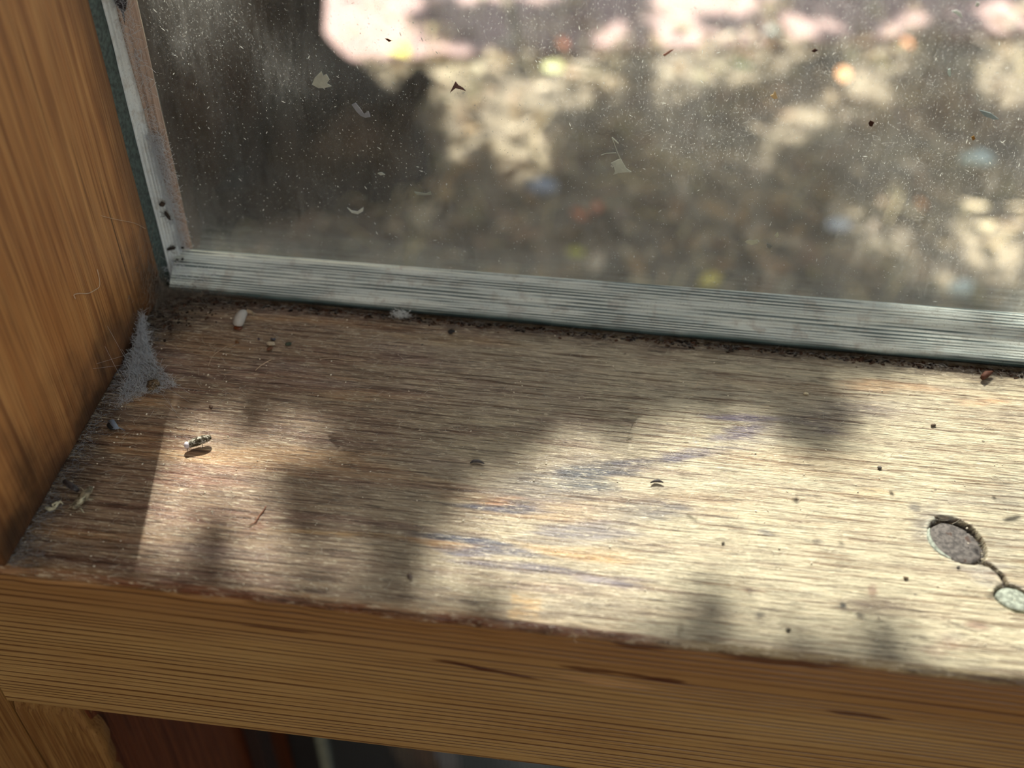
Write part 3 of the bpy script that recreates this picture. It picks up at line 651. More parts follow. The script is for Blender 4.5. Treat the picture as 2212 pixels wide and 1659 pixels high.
def lit_sill(u, v):
    m = 0
    for e in [(480, 930, 175, 62, 8), (520, 985, 110, 80, 0), (345, 1130, 60, 190, 6), (440, 1080, 130, 90, 0), (540, 1230, 160, 60, 0),
              (1230, 1060, 250, 110, -14), (1150, 1200, 260, 120, 0), (1370, 960, 230, 50, -14), (1260, 1320, 260, 90, 6), (1000, 1290, 110, 60, 0), (1500, 1080, 110, 130, 0),
              (1800, 1100, 150, 140, 0), (2000, 980, 220, 190, 0), (2080, 830, 220, 60, 8), (2060, 1250, 260, 160, 0), (2150, 1420, 200, 120, 0), (1560, 800, 60, 20, 0), (2400, 1100, 300, 500, 0), (1500, 1240, 120, 60, 0), (1600, 1400, 260, 40, 5), (1640, 1060, 100, 210, 0), (1750, 1320, 220, 90, 5)]:
        m = max(m, float(ell(u, v, *e, .22)))
    m = max(m, .42 * float(ell(u, v, 800, 1240, 140, 70, 5, .4)), .25 * float(ell(u, v, 1300, 900, 200, 30, -5, .4)))
    for e, k in [((520, 1130, 100, 40, 0), .12), ((580, 1240, 130, 40, 0), .25), ((1640, 1060, 60, 150, 8), .32), ((1780, 880, 120, 50, -25), .6), ((1700, 960, 80, 60, -30), .45), ((1650, 1300, 200, 60, 8), .16)]:
        m *= 1 - k * float(ell(u, v, *e, .4))
    return m
CV, CF, CC = [], [], []
gpal = [(70, 96, 44), (92, 120, 52), (58, 84, 40), (110, 132, 60)]
def crown_leaf(S, tt, s):
    c_ = np.array(S) - SUN * tt; nn = -SUN + np.array([random.gauss(0, .35), random.gauss(0, .35), random.gauss(0, .35)])
    leaf(CV, CF, CC, c_, s, nn, random.random() * 6.3, np.array(lin(random.choice(gpal))), random.uniform(0, .5), .62)
for x in np.arange(-1.3, 1.6, .021):
    for y in np.arange(-.48, 2.6, .021):
        px, py = x + random.uniform(-.009, .009), y + random.uniform(-.009, .009)
        uu, vv = proj((px, py, GZ))
        ins = -150 < uu < 2400 and -60 < vv < 900
        L = lit_ground(uu, vv) if ins else (.30 if y < .5 else .4)
        if random.random() > (L - .1) * 1.15: crown_leaf((px, py, GZ), random.uniform(2.0, 2.6), random.uniform(.024, .031))
for x in np.arange(-.10, .62, .0075):
    for y in np.arange(-.30, .03, .0075):
        px, py = x + random.uniform(-.003, .003), y + random.uniform(-.003, .003)
        ins = -.09 < py and px < .24
        if ins:
            uu, vv = proj((px, py, 0.)); L = lit_sill(uu, vv)
            if px < .006: L = .3
        else: L = .45
        if random.random() > L * 1.08: crown_leaf((px, py, 0.), random.uniform(.90, 1.2), random.uniform(.0080, .0105))
g = G('green_leaves'); tr = g.bsdf(g.attr(), .5, .4, link=False); g.surf(g.mixs(.25, tr, g.node('ShaderNodeBsdfTranslucent', Color=g.attr())))
fo = adopt(mesh('foliage', CV, CF, g.m, None, False, np.array(CC)), tree); fo['kind'] = 'stuff'
for (a, b_, r) in [((-.5, 1.08, 1.0), (-.30, 1.0, .95), .03), ((-.30, 1.0, .95), (-.22, .72, .62), .014), ((-.54, 1.12, 1.5), (-.5, 2.2, 1.7), .05), ((-.5, 2.2, 1.7), (.3, 2.9, 1.75), .03), ((-.5, 2.2, 1.7), (-.7, 3.1, 1.8), .025)]:
    a = np.array(a); b_ = np.array(b_); mid = (a + b_) / 2 + np.array([.02, .03, .04])
    adopt(mesh('branch', *tube([a, mid, b_], [r, r * .85, r * .6], 8), bark), tree)

# ------------------------------------------------------------------ small things on sill, sash and glass
pelm = G('mottled_pellet'); n1_ = pelm.noise(pelm.co, 1500, 3, .7); n2_ = pelm.vor(pelm.co, 1500, 'DISTANCE_TO_EDGE')[0]
c_ = pelm.mix(pelm.rng(n1_, .45, .62), lin((66, 58, 40)), lin((206, 200, 184))); c_ = pelm.mix(pelm.rng(n2_, .0, .12, .8, 0), c_, lin((50, 44, 28)))
pelm.bsdf(c_, .8, .25, pelm.bump(n1_, .9, .0004)); pellet_mat = pelm.m
p0 = on_sill(402, 962, .0012); p1 = on_sill(455, 944, .0016); mid = (p0 + p1) / 2; d_ = p1 - p0; Lh = np.linalg.norm(d_) / 2
V, Fc = blob(mid, (Lh * 1.05, .00085, .00075), d_, 18, 16, .10, 3, sq=3.2)
V = [tuple(v_) for v_ in V]
pel = mesh('pellet', V, Fc, pellet_mat); tag(pel, 'mottled grey-brown pellet lying alone in the sunlit patch of the sill', 'pellet')
tip = mesh('tip', *blob(p0 + np.array([.0002, 0, .0001]), (.0006, .00072, .00062), d_, 12, 8, .08, 5), plain('pale_tip', (206, 198, 204), .5, .4, .15, 1500)); tip.parent = pel; tip['label'] = 'smooth whitish end'
V, Fc = [], []
for t_, sd_ in ((.2, .3), (-.55, -.2)):
    q = mid + d_ * t_ * .8; tube([q + np.array([0, -.0001, -.0006]), q + np.array([.0001 * sd_, -.0006, -.0009]), (q[0], q[1] - .0009, .00005)], [.00010, .00007, .00004], 4, V, Fc)
lg_ = mesh('thread', V, Fc, plain('pellet_thread', (120, 108, 90))); lg_.parent = pel

huskm = plain('insect_husk', (138, 128, 104), .6, .4, .6, 1300, .8, .0003); darkm = plain('dark_husk', (60, 54, 54), .5, .5, .6, 1300, .6, .0003); palem = plain('pale_shred', (196, 190, 160), .6, .3, .3, 1500)
def thing(name, label, cat, loc, group=None):
    o = empty(name, label, cat, loc, group); return o
a, b_ = on_sill(158, 1098, .0010), on_sill(198, 1052, .0016)
ins = thing('dead_insect', 'crumpled dead moth with pale and brown body near the foot of the jamb', 'insect', ((a + b_) / 2 * np.array([1, 1, 0])))
adopt(mesh('abdomen', *blob((a + b_) / 2, (np.linalg.norm(b_ - a) / 2 * 1.05, .00085, .0007), b_ - a, 14, 14, .22, 8, sq=2.6), huskm), ins)
V, Fc = [], []
for (s_, e_) in (((176, 1085), (202, 1079)), ((165, 1098), (146, 1099)), ((172, 1098), (182, 1108)), ((184, 1062), (168, 1052)), ((168, 1092), (150, 1092))):
    q0, q1 = on_sill(*s_, .0008), on_sill(*e_, .0001); tube([q0, (q0 + q1) / 2 + np.array([0, 0, .0005]), q1], [.0001, .00008, .00005], 4, V, Fc)
adopt(mesh('leg', V, Fc, palem), ins)
V, Fc = blob(on_sill(174, 1078, .0016), (.0014, .0006, .00025), b_ - a, 10, 8, .3, 4); adopt(mesh('wing', V, Fc, palem), ins)
a, b_ = on_sill(139, 1040, .0012), on_sill(168, 1059, .0012)
tag(mesh('twig', *tube([a, a * .66 + b_ * .34, a * .3 + b_ * .7, b_], [.00045, .0006, .00055, .0004], 8, jit=.15), darkm), 'short dark twig leaning against the dead moth by the jamb', 'twig')
pts = [(100, 1097), (108, 1101), (117, 1098), (124, 1088), (131, 1083), (136, 1089)]
V, Fc = [], []; tube([on_sill(*q, .0006) for q in pts], [.00035, .0004, .0003, .0003, .0002, .0001], 5, V, Fc, jit=.3); tube([on_sill(117, 1097, .0006), on_sill(113, 1090, .001), on_sill(124, 1084, .0009)], .0002, 4, V, Fc)
tag(mesh('husk_shred', V, Fc, palem), 'pale curled insect shred beside the jamb, left of the dead moth', 'shred')
fly = thing('dead_fly', 'blue-black dead fly fragment with glossy wing on the sill beside the jamb', 'insect', on_sill(240, 922, 0))
adopt(mesh('body', *blob(on_sill(240, 921, .0008), (.0011, .0006, .0006), (1, -.6, 0), 10, 8, .2, 6), plain('fly_body', (30, 34, 36), .35, .6)), fly)
wg = plain('fly_wing', (120, 130, 144), .3, .6, .2, 900, .2, .0001)
V, Fc = [], []
for q in ((232, 908), (246, 906), (258, 925), (248, 927)): V.append(tuple(on_sill(*q, .0016)))
V += [(x, y, z - .00012) for x, y, z in V]; Fc = [(0, 1, 2, 3), (7, 6, 5, 4), (0, 4, 5, 1), (1, 5, 6, 2), (2, 6, 7, 3), (3, 7, 4, 0)]
adopt(mesh('wing', V, Fc, wg), fly); adopt(mesh('leg', *tube([on_sill(258, 924, .0014), on_sill(270, 930, .0002)], [.00012, .00006], 4), wg), fly)
# whitish pod by the sash
podm = plain('waxy_pod', (176, 172, 164), .45, .4, .12, 500, .3, .0002)
pod = thing('cocoon', 'smooth whitish grey cocoon standing on the sill against the sash near the corner', 'cocoon', on_sill(515, 708, 0))
V, Fc = tube([on_sill(513, 705, .0004), on_sill(514, 698, .0010), on_sill(518, 687, .0016), on_sill(524, 677, .0020), on_sill(533, 671, .0022)], [.0009, .00125, .00125, .0011, .0005], 14)
o = adopt(mesh('case', V, Fc, podm), pod); ss = o.modifiers.new('s', 'SUBSURF'); ss.levels = ss.render_levels = 1
V, Fc = blob(on_sill(514, 708, .0003), (.0010, .0006, .0003), (1, 0, 0), 10, 8, .2, 3); adopt(mesh('base', V, Fc, plain('brown_resin', (120, 62, 28), .4, .5)), pod)['label'] = 'reddish-brown base'
V, Fc = tube([on_sill(533, 671, .0022), on_sill(543, 674, .0018), on_sill(549, 680, .0010)], [.0004, .0003, .0002], 6); adopt(mesh('tail', V, Fc, plain('pod_tail', (170, 150, 120))), pod)
# brown lump under the web
tag(mesh('droppings_lump', *blob(on_sill(331, 832, .0010), (.0014, .0011, .0011), (.4, 1, 0), 14, 12, .25, 12), plain('brown_lump', (108, 92, 70), .8, .2, .7, 1600, .9, .0004)), 'brown mottled lump caught under the cobweb near the jamb', 'lump')
# individual crumbs
crumbs = [(585, 742, .0008, (150, 138, 116), 'pale crumb with a hair on the sill below the cocoon'), (583, 753, .0006, (88, 56, 36), 'brown crumb just below the pale crumb'), (590, 733, .0005, (60, 60, 66), 'dark crumb just above the pale crumb'),
          (623, 743, .0006, (48, 56, 42), 'dark green crumb right of the pale crumb'), (512, 739, .0005, (96, 62, 34), 'small brown crumb straight below the cocoon'), (559, 732, .0003, (60, 50, 60), 'tiny dark crumb between the cocoon and the pale crumb'),
          (975, 716, .0007, (26, 24, 24), 'black seed at the back of the sill below the sash'), (455, 878, .0004, (80, 62, 48), 'tiny dark crumb above the pellet'), (885, 1245, .0005, (84, 72, 66), 'small dark crumb near the front edge left of centre'),
          (445, 630, .0007, (44, 40, 38), 'dark bead lodged on the lower edge of the sash near the corner'), (1741, 850, .0005, (168, 158, 128), 'tiny pale ring-shaped crumb at the back right of the sill'), (1562, 1173, .0003, (60, 54, 46), 'tiny black crumb right of the stained area'),
          (1900, 1010, .0004, (70, 66, 60), 'small dark crumb in the sunlit area above the knot'), (2016, 918, .0005, (70, 58, 46), 'brown crumb at the back right of the sill'), (2070, 1225, .0003, (60, 56, 50), 'tiny black crumb just below the knot'),
          (1703, 1360, .0004, (70, 64, 52), 'small dark crumb near the front edge at the right'), (1957, 1248, .0004, (80, 66, 50), 'small brown crumb left of the knot')]
for (uu, vv, r, col, lab) in crumbs:
    h = r * .6; p = at(uu, vv, 1, -.0004) if vv < 640 else on_sill(uu, vv, h)
    tag(mesh('crumb', *blob(p, (r * 1.15, r * .7, r * .5), (1, random.uniform(-1, 1), 0), 8, 6, .45, uu), plain('crumb_' + str(uu), tuple(min(255, int(q * 1.15 + 14)) for q in col), .7, .3, .3, 2500)), lab, 'crumb')
# chips and splinters
def sliver(name, pts, r, mat, lab, cat, h=.0005, n=5):
    V, Fc = tube([on_sill(q[0], q[1], h) for q in pts], r, n, jit=.12); return tag(mesh(name, V, Fc, mat), lab, cat)
sliver('bark_chip', [(1016, 1000), (1023, 996), (1033, 996), (1046, 1001)], [.00015, .00035, .0003, .0001], darkm, 'small dark arched chip at the left of the stained area', 'chip')
sliver('bark_chip', [(1405, 1043), (1414, 1039), (1423, 1039), (1433, 1042)], [.0001, .0003, .0003, .0001], darkm, 'small dark arched chip at the right of the stained area', 'chip')
sliver('splinter', [(2122, 816), (2132, 808), (2144, 803)], [.0006, .0007, .0002], plain('brown_splinter', (84, 50, 36)), 'dark brown splinter at the back of the sill at the far right', 'splinter', .0010)
sliver('splinter', [(1577, 758), (1579, 751), (1581, 744)], [.00035, .0003, .00012], plain('thin_splinter', (60, 44, 34)), 'thin dark splinter standing at the back of the sill right of centre', 'splinter', .0008)
sliver('red_fibre', [(535, 1136), (552, 1128), (560, 1114), (570, 1102), (575, 1092)], [.00006, .00012, .00012, .00012, .00006], plain('red_fibre_wool', (140, 92, 70)), 'short reddish fibre lying on the sill below the pellet', 'fibre', .0002)
V, Fc = [], []
for k in range(260):
    cx, cy = random.gauss(865, 9), random.gauss(684, 5); p = at(cx, cy, 1, -.0006 + random.gauss(0, .0003)); a = random.random() * 6.3; L = random.uniform(.0006, .0016)
    e_ = np.array([math.cos(a) * L, random.gauss(0, .0002), abs(math.sin(a)) * L * .8]); tube([p, p + e_ * .5 + np.array([0, 0, .0002]), p + e_], .000035, 3, V, Fc, cap=False)
tag(mesh('lint_tuft', V, Fc, plain('white_lint', (226, 230, 228), .8, .2, .05)), 'tuft of white fluff caught at the foot of the sash left of centre', 'fluff')
# dead insects on the painted corner
def bug(uu, vv, s, ang, lab):
    p = at(uu, vv, 1, .0052); q = thing('dead_gnat', lab, 'insect', p); dd = (math.cos(math.radians(ang)), 0, math.sin(math.radians(ang)))
    V, Fc = [], []
    d0 = np.array(dd); s0 = np.array((-dd[2], 0, dd[0]))
    n0 = 9
    for i in range(8):
        ph = math.pi * i / 7
        for k in range(n0):
            a = 2 * math.pi * k / n0; V.append(tuple(p - d0 * s * math.cos(ph) + (s0 * math.cos(a) + np.array((0, -1, 0)) * math.sin(a)) * s * .3 * math.sin(ph) * random.uniform(.8, 1.2)))
    for i in range(7):
        for k in range(n0): Fc.append((i * n0 + k, i * n0 + (k + 1) % n0, (i + 1) * n0 + (k + 1) % n0, (i + 1) * n0 + k))
    adopt(mesh('body', V, Fc, plain('gnat_body_' + str(uu), (46, 38, 30), .6, .3, .4, 2000)), q)
    V, Fc = [], []
    for k in range(5):
        a = random.uniform(0, 6.3); L = s * random.uniform(.9, 1.5); tube([p, p + np.array([math.cos(a) * L * .6, -.0004, math.sin(a) * L * .6]), p + np.array([math.cos(a + .4) * L, -.0001, math.sin(a + .4) * L])], .00006, 4, V, Fc)
    adopt(mesh('leg', V, Fc, darkm), q)
bug(362, 466, .0012, 110, 'dead gnat on the white corner of the sash, upper one')
bug(370, 537, .0012, 20, 'dead gnat on the white corner of the sash, lower one')
for (uu, vv, s, lab) in [(350, 441, .0006, 'dark fly speck above the upper dead gnat'), (339, 498, .0006, 'dark fly speck between the two gnats beside the green bead'), (394, 535, .0003, 'tiny fly speck right of the lower gnat'), (382, 562, .0003, 'upper left speck of the group below the lower gnat'),
                         (394, 560, .0003, 'upper right speck of the group below the lower gnat'), (383, 573, .0004, 'middle speck of the group below the lower gnat'), (381, 581, .0003, 'lowest speck of the group below the lower gnat'), (444, 590, .0004, 'brown speck on the sash rail near the corner'), (480, 602, .0003, 'small orange-brown speck on the sash rail near the corner'),
                         (858, 632, .0006, 'brown crumb on the sash rail left of centre'), (1210, 664, .0007, 'brown crumb on the middle of the sash rail'), (1038, 612, .0006, 'dark chip of grain standing on the sash rail')]:
    yy = .0052 if vv < 585 else .0012 + .006 * max(0, (660 - vv + (uu - 450) * .085)) / 110
    p = at(uu, vv, 1, yy); tag(mesh('fly_speck', *blob(p, (s * 1.2, s, s * .8), (1, 0, .3), 7, 6, .3, vv), plain('speck_' + str(uu), (58, 46, 36) if s > .00035 else (40, 34, 30), .6)), lab, 'speck')

# cobweb fan between jamb and sill
wfm = G('cobweb_silk'); wfm.surf(wfm.mixs(.5, wfm.node('ShaderNodeBsdfDiffuse', Color=lin((232, 234, 236))), wfm.node('ShaderNodeBsdfTranslucent', Color=lin((232, 234, 236)))))
silk = wfm.m
apex = at(306, 672, 0, .0003); foot = [on_sill(u_, v_, .0004) for u_, v_ in ((258, 868), (275, 860), (292, 852), (310, 845), (330, 842), (350, 835), (374, 830))]
lft = [at(u_, v_, 0, .0002) for u_, v_ in ((262, 738), (258, 770), (254, 800), (240, 820))]
web = thing('cobweb', 'fan-shaped dusty white cobweb stretched from the jamb down to the sill corner', 'cobweb', (0.004, -.025, 0))
def webpt(s, t_):   # s across 0..1, t down 0..1
    k = s * (len(foot) - 1); i = int(min(k, len(foot) - 2)); f = foot[i] * (1 - (k - i)) + foot[i + 1] * (k - i)
    wid = t_ ** 1.1; m_ = apex * (1 - t_) + (foot[3] * (1 - wid) + f * wid) * t_
    if s < .5: m_ = m_ * (1 - .6 * (0.5 - s) * math.sin(t_ * 3.1)) + lft[1] * .6 * (.5 - s) * math.sin(t_ * 3.1)
    return m_ + np.array([0, 0, -.002]) * math.sin(t_ * 3.14) * .6
V, Fc = [], []
for k in range(200):
    s = random.random(); s2 = min(1, max(0, s + random.gauss(0, .08))); t0 = random.random() ** 1.2 * .7; t1 = min(1.03, t0 + random.uniform(.15, .6))
    pts = [webpt(s + (s2 - s) * q, t0 + (t1 - t0) * q) + np.array([random.gauss(0, 1), random.gauss(0, 1), random.gauss(0, 1)]) * .0004 for q in (0, .25, .5, .75, 1)]
    tube(pts, random.choice((.00002, .000028, .000042)), 3, V, Fc, cap=False)
for k in range(2600):
    s, t_ = random.random() * 1.1 - .05, min(1.05, random.random() ** .6 * 1.05); p = webpt(s, t_); a = random.random() * 6.3; L = random.uniform(.0005, .0022)
    e_ = np.array([math.cos(a) * L, random.gauss(0, L * .4), math.sin(a) * L]); tube([p, p + e_ * .5 + np.array([random.gauss(0, .0003), 0, random.gauss(0, .0003)]), p + e_], random.choice((.000016, .000022, .00003)), 3, V, Fc, cap=False)
for k in range(26):   # guy threads
    a = webpt(random.random(), random.uniform(.3, 1)); b_ = random.choice([at(random.uniform(200, 300), random.uniform(700, 860), 0, .0001), on_sill(random.uniform(260, 420), random.uniform(830, 900), .0001)])
    tube([a, (a + b_) / 2 + np.array([0, 0, -.0004]), b_], .000018, 3, V, Fc, cap=False)
tag(adopt(mesh('silk', V, Fc, silk), web), None, None, kind='stuff')
NS, NTT = 26, 34; P = np.zeros((NS, NTT, 3))
for i in range(NS):
    for j in range(NTT): P[i, j] = webpt(i / (NS - 1), .03 + .95 * j / (NTT - 1)) + np.array([1, 1, 1]) * (float(vn(i * .6, j * .5, 402)) - .5) * .0006
V, Fc = gridmesh(P)
g = G('web_membrane'); n1_ = g.noise(g.scale(g.co, (700, 700, 400)), 1, 5, .75, .8); n2_ = g.noise(g.co, 160, 3, .6)
al_ = g.math('MULTIPLY', g.rng(n1_, .44, .68, .05, .6), g.rng(n2_, .38, .58, .2, .8))
g.surf(g.mixs(al_, g.node('ShaderNodeBsdfTransparent', Color=(1, 1, 1)), g.mixs(.5, g.node('ShaderNodeBsdfDiffuse', Color=lin((196, 204, 216))), g.node('ShaderNodeBsdfTranslucent', Color=lin((196, 204, 216))))))
adopt(mesh('membrane', V, Fc, g.m), web)['label'] = 'thin translucent silk sheet'

# loose silk and grime in the corner
def fuzz(name, n, sampler, L, r, mat, label, cat, curl=.5):
    V, Fc = [], []
    for k in range(n):
        p, ax = sampler(); a = random.random() * 6.3; l = random.uniform(*L); e1, e2 = ax
        d0 = (np.array(e1) * math.cos(a) + np.array(e2) * math.sin(a)); d1_ = (np.array(e1) * math.cos(a + random.gauss(0, curl)) + np.array(e2) * math.sin(a + random.gauss(0, curl)))
        up = np.cross(e1, e2); h = abs(random.gauss(0, .00012))
        q1 = p + d0 * l * .5 + up * h; q2 = q1 + d1_ * l * .5 - up * h * .5
        tube([p, q1, q2], random.choice(r), 3, V, Fc, cap=False)
    return tag(mesh(name, V, Fc, mat), label, cat, kind='stuff')
XY = ((1, 0, 0), (0, 1, 0)); YZ = ((0, 1, 0), (0, 0, 1)); ZX = ((0, 0, 1), (1, 0, 0))
def s_sill():
    while True:
        x = random.uniform(0, .19); y = random.uniform(-.074, -.001)
        if random.random() < .35 + .65 * math.exp(-x / .03) + .5 * math.exp(y / .01): return np.array([x, y, .00008]), XY
fuzz('lint', 1500, s_sill, (.0006, .0022), (.000013, .000018, .000026), plain('pale_lint', (206, 200, 184), .8, .2, .1), 'fine pale lint and hairs scattered over the whole sill', 'lint', .9)
def s_corner():
    r_ = abs(random.gauss(0, .007)); a = random.random() * 1.57; c3 = random.random()
    if c3 < .4: return np.array([r_ * math.cos(a), -r_ * math.sin(a) * 1.4, .0002 + random.random() * .0008]), XY
    if c3 < .75: return np.array([.0002 + random.random() * .001, -.0003 - r_ * math.sin(a) * .9, r_ * math.cos(a) * 1.3]), YZ
    return np.array([r_ * 1.6 * math.cos(a), -.0004 - random.random() * .0006, .0004 + random.random() * .002]), ZX
fuzz('corner_cobweb', 1500, s_corner, (.0008, .0032), (.00002, .00003), plain('grimy_silk', (128, 118, 106), .9, .1, .3), 'matted grey-brown cobweb packed in the corner of jamb, sill and sash', 'cobweb', .9)
def s_foot():
    y = random.uniform(-.075, -.012); x = abs(random.gauss(0, .0022)); return np.array([x + .0002, y, .0002 + random.random() * .0006]), XY
fuzz('jamb_dust', 900, s_foot, (.0005, .0020), (.000016, .000024), plain('blue_grey_dust', (150, 156, 162), .9, .1, .2), 'bluish-grey dust fluff along the foot of the jamb', 'dust', .9)
def s_gap():
    x = random.uniform(.006, .19); return np.array([x, -.0006 - abs(random.gauss(0, .0009)), .0002 + random.random() * .0009]), XY
fuzz('gap_fluff', 1000, s_gap, (.0006, .0024), (.00002, .00003), plain('grey_fluff', (138, 134, 128), .9, .1, .3), 'grey fluff and fibres along the gap below the sash', 'dust', .6)
def s_stile():
    z = random.uniform(0, .036) if random.random() < .8 else random.uniform(.03, .07); x = random.uniform(.0012, .0046) if z > .006 else random.uniform(.001, .012)
    return np.array([x, .0060 + random.random() * .001 if z > .007 else .001 + random.random() * .002, z]), ZX
fuzz('stile_cobweb', 2600, s_stile, (.0006, .0028), (.000018, .000028), silk, 'white cobweb fuzz coating the sash corner and lower stile', 'cobweb', .8)
V, Fc = [], []
for k in range(900):
    x = random.uniform(.004, .19); y = -.0002 - abs(random.gauss(0, .0008)); r = random.uniform(.00008, .00026) * (1 if random.random() < .94 else 1.6)
    blob((x, y, r * .5), (r * random.uniform(1, 3.5), r, r * .6), (1, random.gauss(0, .5), 0), 5, 4, .3, k, V, Fc)
for k in range(260):
    x = abs(random.gauss(0, .006)); y = -abs(random.gauss(0, .006)); r = random.uniform(.0001, .0003); blob((x, y, r * .5), (r * 1.3, r, r), (1, random.gauss(0, 1), 0), 5, 4, .35, k, V, Fc)
g = G('gap_dirt'); n1_ = g.noise(g.co, 500, 2); g.bsdf(g.mix(g.rng(n1_, .4, .6), lin((34, 28, 26)), lin((86, 62, 48))), .9, .1); tag(mesh('dirt', V, Fc, g.m), 'dark brown crumbs of dirt along the gap between sash and sill', 'dirt', kind='stuff')
V, Fc = [], []
for k in range(700):
    x = random.uniform(0, .19); y = random.uniform(-.074, -.002); r = random.uniform(.00005, .00016)
    if random.random() > .25 + math.exp(-x / .03): continue
    blob((x, y, r * .6), (r * 1.4, r, r), (1, random.gauss(0, 1), 0), 5, 4, .2, k, V, Fc)
tag(mesh('grit', V, Fc, plain('pale_grit', (232, 222, 200), .6, .4, .1)), 'tiny pale grains of grit scattered on the sill', 'grit', kind='stuff')
# hairs
hairm = plain('pale_hair', (206, 180, 150), .5, .4, .1)
def hair(lab, pts, r=.00006, name='hair', mat=None, cat='hair'): tag(mesh(name, *tube(pts, r, 5), mat or hairm), lab, cat)
def smooth_path(pts, n=4):
    P_ = [np.array(p, float) for p in pts]; out = []
    for i in range(len(P_) - 1):
        p0_, p1_, p2_, p3_ = P_[max(i - 1, 0)], P_[i], P_[i + 1], P_[min(i + 2, len(P_) - 1)]
        for k in range(n):
            t_ = k / n; out.append(.5 * (2 * p1_ + (p2_ - p0_) * t_ + (2 * p0_ - 5 * p1_ + 4 * p2_ - p3_) * t_ ** 2 + (3 * p1_ - p0_ - 3 * p2_ + p3_) * t_ ** 3))
    return out + [P_[-1]]
hair('pale curled hair stuck on the jamb face', smooth_path([at(u_, v_, 0, .00015) for u_, v_ in ((163, 645), (160, 637), (172, 634), (190, 634), (206, 626), (215, 618), (214, 600), (210, 582))]), .00008)
hair('thin hair reaching from the jamb to the sash corner', smooth_path([at(u_, v_, 0, .00015) for u_, v_ in ((218, 466), (250, 474), (290, 482), (314, 494))]), .00005)
hair('curved pale hair on the sill left of the brown crumb', smooth_path([on_sill(u_, v_, .0002) for u_, v_ in ((450, 790), (458, 772), (470, 760), (490, 748))]), .00005)
hair('pale hair crossing the sill below the crumbs', smooth_path([on_sill(u_, v_, .0002) for u_, v_ in ((552, 800), (563, 790), (576, 782), (586, 777))]), .00009)
hair('long pale hair lying across the sill in the shade left of centre', smooth_path([on_sill(u_, v_, .0002) for u_, v_ in ((690, 776), (720, 774), (750, 778), (790, 779))]), .00005)
hair('short lint thread hanging over the front edge, left one', smooth_path([at(u_, v_, 1, -.0757) for u_, v_ in ((1186, 1350), (1192, 1360), (1190, 1370))]), .00006)
hair('curled lint thread hanging over the front edge, right one', smooth_path([at(u_, v_, 1, -.0757) for u_, v_ in ((1236, 1366), (1243, 1374), (1240, 1382), (1246, 1388))]), .00006)
hair('upright pale hair at the back of the sill right of centre', smooth_path([on_sill(u_, v_, .0003) for u_, v_ in ((1500, 838), (1506, 832), (1508, 824))]), .00005)

# flakes and splashes stuck on the glass (room side)
GY_ = .0094
def flake(outline, lab, col=(206, 208, 196), name='paint_flake', cat='flake', th_=.00012, stalk=None, extra=None):
    p = [at(u_, v_, 1, GY_) for u_, v_ in outline]; n = len(p); V = [(q[0], q[1] - th_, q[2]) for q in p] + [(q[0], q[1] + .0001, q[2]) for q in p]
    Fc = [list(range(n))[::-1], [n + i for i in range(n)]] + [(i, (i + 1) % n, n + (i + 1) % n, n + i) for i in range(n)]
    if stalk:
        for st, r in stalk: tube([at(u_, v_, 1, GY_ - .0001) for u_, v_ in st], r, 5, V, Fc)
    key = 'flake_' + '_'.join(map(str, col)); m = bpy.data.materials.get(key) or plain(key, col, .8, .2, .12, 900, .3, .0002, .35)
    o = mesh(name, V, Fc, m, None, False); tag(o, lab, cat)
flake([(1326, 360), (1320, 352), (1334, 345), (1341, 343), (1346, 352), (1353, 364), (1364, 371), (1348, 372), (1336, 373), (1325, 377), (1329, 370)], 'pale triangular flake with a long stalk stuck on the glass in the middle',
      stalk=[([(1322, 297), (1327, 310), (1332, 325), (1336, 334), (1341, 346)], .00008), ([(1298, 335), (1310, 331), (1331, 330)], .00008), ([(1322, 297), (1330, 304), (1336, 310)], .00014), ([(1320, 358), (1324, 361)], .0002)])
flake([(674, 182), (680, 168), (688, 160), (694, 154), (698, 164), (705, 160), (712, 172), (706, 180), (716, 186), (700, 190), (688, 190)], 'ragged cream paint splash on the glass in front of the trunk', (196, 198, 186))
flake([(760, 226), (768, 222), (778, 234), (786, 246), (796, 240), (800, 252), (790, 254), (780, 250), (770, 240)], 'scratchy white smear on the glass right of the cream splash', (170, 172, 176))
flake([(750, 448), (760, 455), (772, 457), (785, 448), (784, 456), (773, 462), (760, 459)], 'pale crescent-shaped flake on the glass above the left part of the sash rail', (214, 216, 206))
flake([(895, 414), (906, 416), (920, 418), (930, 414), (932, 420), (916, 421), (900, 420)], 'thin pale sliver on the glass right of the crescent flake', (176, 180, 166))
flake([(816, 374), (824, 372), (832, 377), (822, 378)], 'tiny pale flake on the glass above the crescent flake', (204, 206, 196))
flake([(1610, 522), (1618, 518), (1628, 519), (1638, 518), (1636, 525), (1624, 529), (1614, 526)], 'cream oval flake on the glass low at the right', (206, 206, 186))
flake([(1673, 508), (1680, 501), (1682, 508), (1678, 513)], 'small cream flake on the glass right of the oval one', (206, 206, 186))
flake([(1656, 525), (1662, 527), (1668, 531), (1664, 537), (1657, 533)], 'greyish flake below and right of the oval flake on the glass', (150, 152, 146))
flake([(2056, 24), (2066, 22), (2076, 28), (2079, 40), (2073, 36), (2064, 29)], 'curved white flake on the glass at the top right', (206, 210, 204))
flake([(2106, 12), (2110, 4), (2116, 6), (2112, 14)], 'small white flake beside the curved one at the top right of the glass', (200, 204, 196))
flake([(2048, 150), (2053, 148), (2054, 162), (2050, 166), (2047, 158)], 'narrow upright white flake on the glass at the upper right', (196, 206, 200))
flake([(832, 83), (838, 84), (846, 88), (840, 90)], 'dark rust-brown speck on the glass over the yellow leaf', (96, 60, 40))
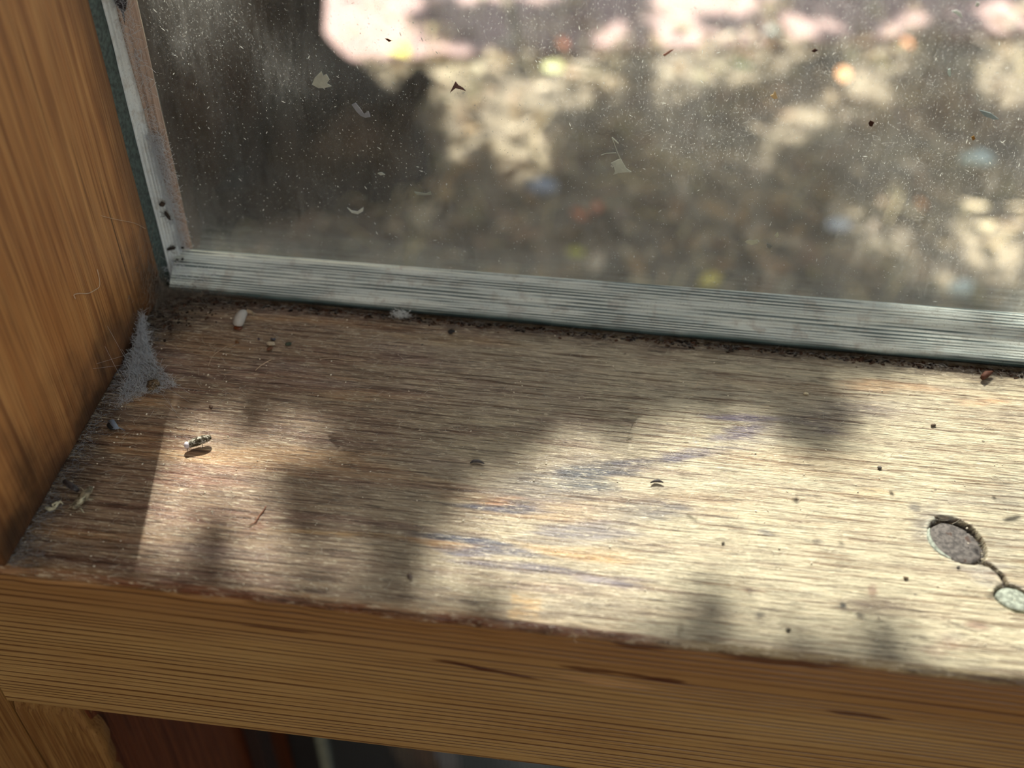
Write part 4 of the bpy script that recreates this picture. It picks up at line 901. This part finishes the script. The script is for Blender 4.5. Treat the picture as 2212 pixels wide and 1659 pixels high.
flake([(984, 176), (990, 184), (1000, 190), (1006, 196), (994, 192), (984, 190), (972, 200), (978, 188)], 'small winged dead midge on the glass right of the cut stub', (130, 100, 92), 'dead_midge', 'insect')
flake([(1664, 206), (1670, 204), (1674, 196), (1680, 212), (1672, 214)], 'small tan winged scrap on the glass in the middle right', (196, 176, 140), 'dead_midge', 'insect')
flake([(1876, 266), (1880, 260), (1888, 264), (1884, 273), (1878, 272)], 'dark brown dead beetle speck on the glass under the sunlit patch', (70, 44, 34), 'dead_midge', 'insect')
flake([(1753, 110), (1760, 105), (1767, 108), (1759, 113)], 'dark fleck on the glass at the end of the upper sunlit patch', (84, 60, 54))
flake([(1432, 118), (1448, 108), (1456, 106), (1446, 114), (1436, 121)], 'thin rust-coloured scrap on the glass over the brightest patch', (176, 140, 126))
flake([(2098, 296), (2104, 293), (2107, 299), (2101, 303)], 'yellow-brown grain on the glass at the right', (150, 116, 60))
flake([(2115, 237), (2140, 244), (2157, 257), (2148, 258), (2126, 250)], 'faint pale oblong scrap on the glass at the right', (150, 160, 160))
V, Fc = [], []
for k in range(7000):
    u_ = random.uniform(290, 2300); v_ = random.uniform(-40, 660); p = at(u_, v_, 1, GY_ + .0001)
    if p[2] < .005 or p[0] < .005: continue
    s_ = random.choice((.00003, .000035, .00004, .00005, .0001 if random.random() < .2 else .00004)); a = random.gauss(2.0, .7); L = s_ * random.choice((1, 1, 1.5, 3.5, 5))
    e1 = np.array([math.cos(a), 0, math.sin(a)]) * L; e2 = np.array([-math.sin(a), 0, math.cos(a)]) * s_; n = len(V)
    V += [tuple(p - e1), tuple(p + e2), tuple(p + e1), tuple(p - e2), tuple(p + np.array([0, -s_ * .6, 0]))]; Fc += [(n, n + 1, n + 4), (n + 1, n + 2, n + 4), (n + 2, n + 3, n + 4), (n + 3, n, n + 4)]
tag(mesh('glass_dust', V, Fc, plain('dust_white', (214, 214, 206), .8, .2, .1, 900, .1, .0001, .45), None, False), 'white dust specks and short fibres stuck over the window glass', 'dust', kind='stuff')
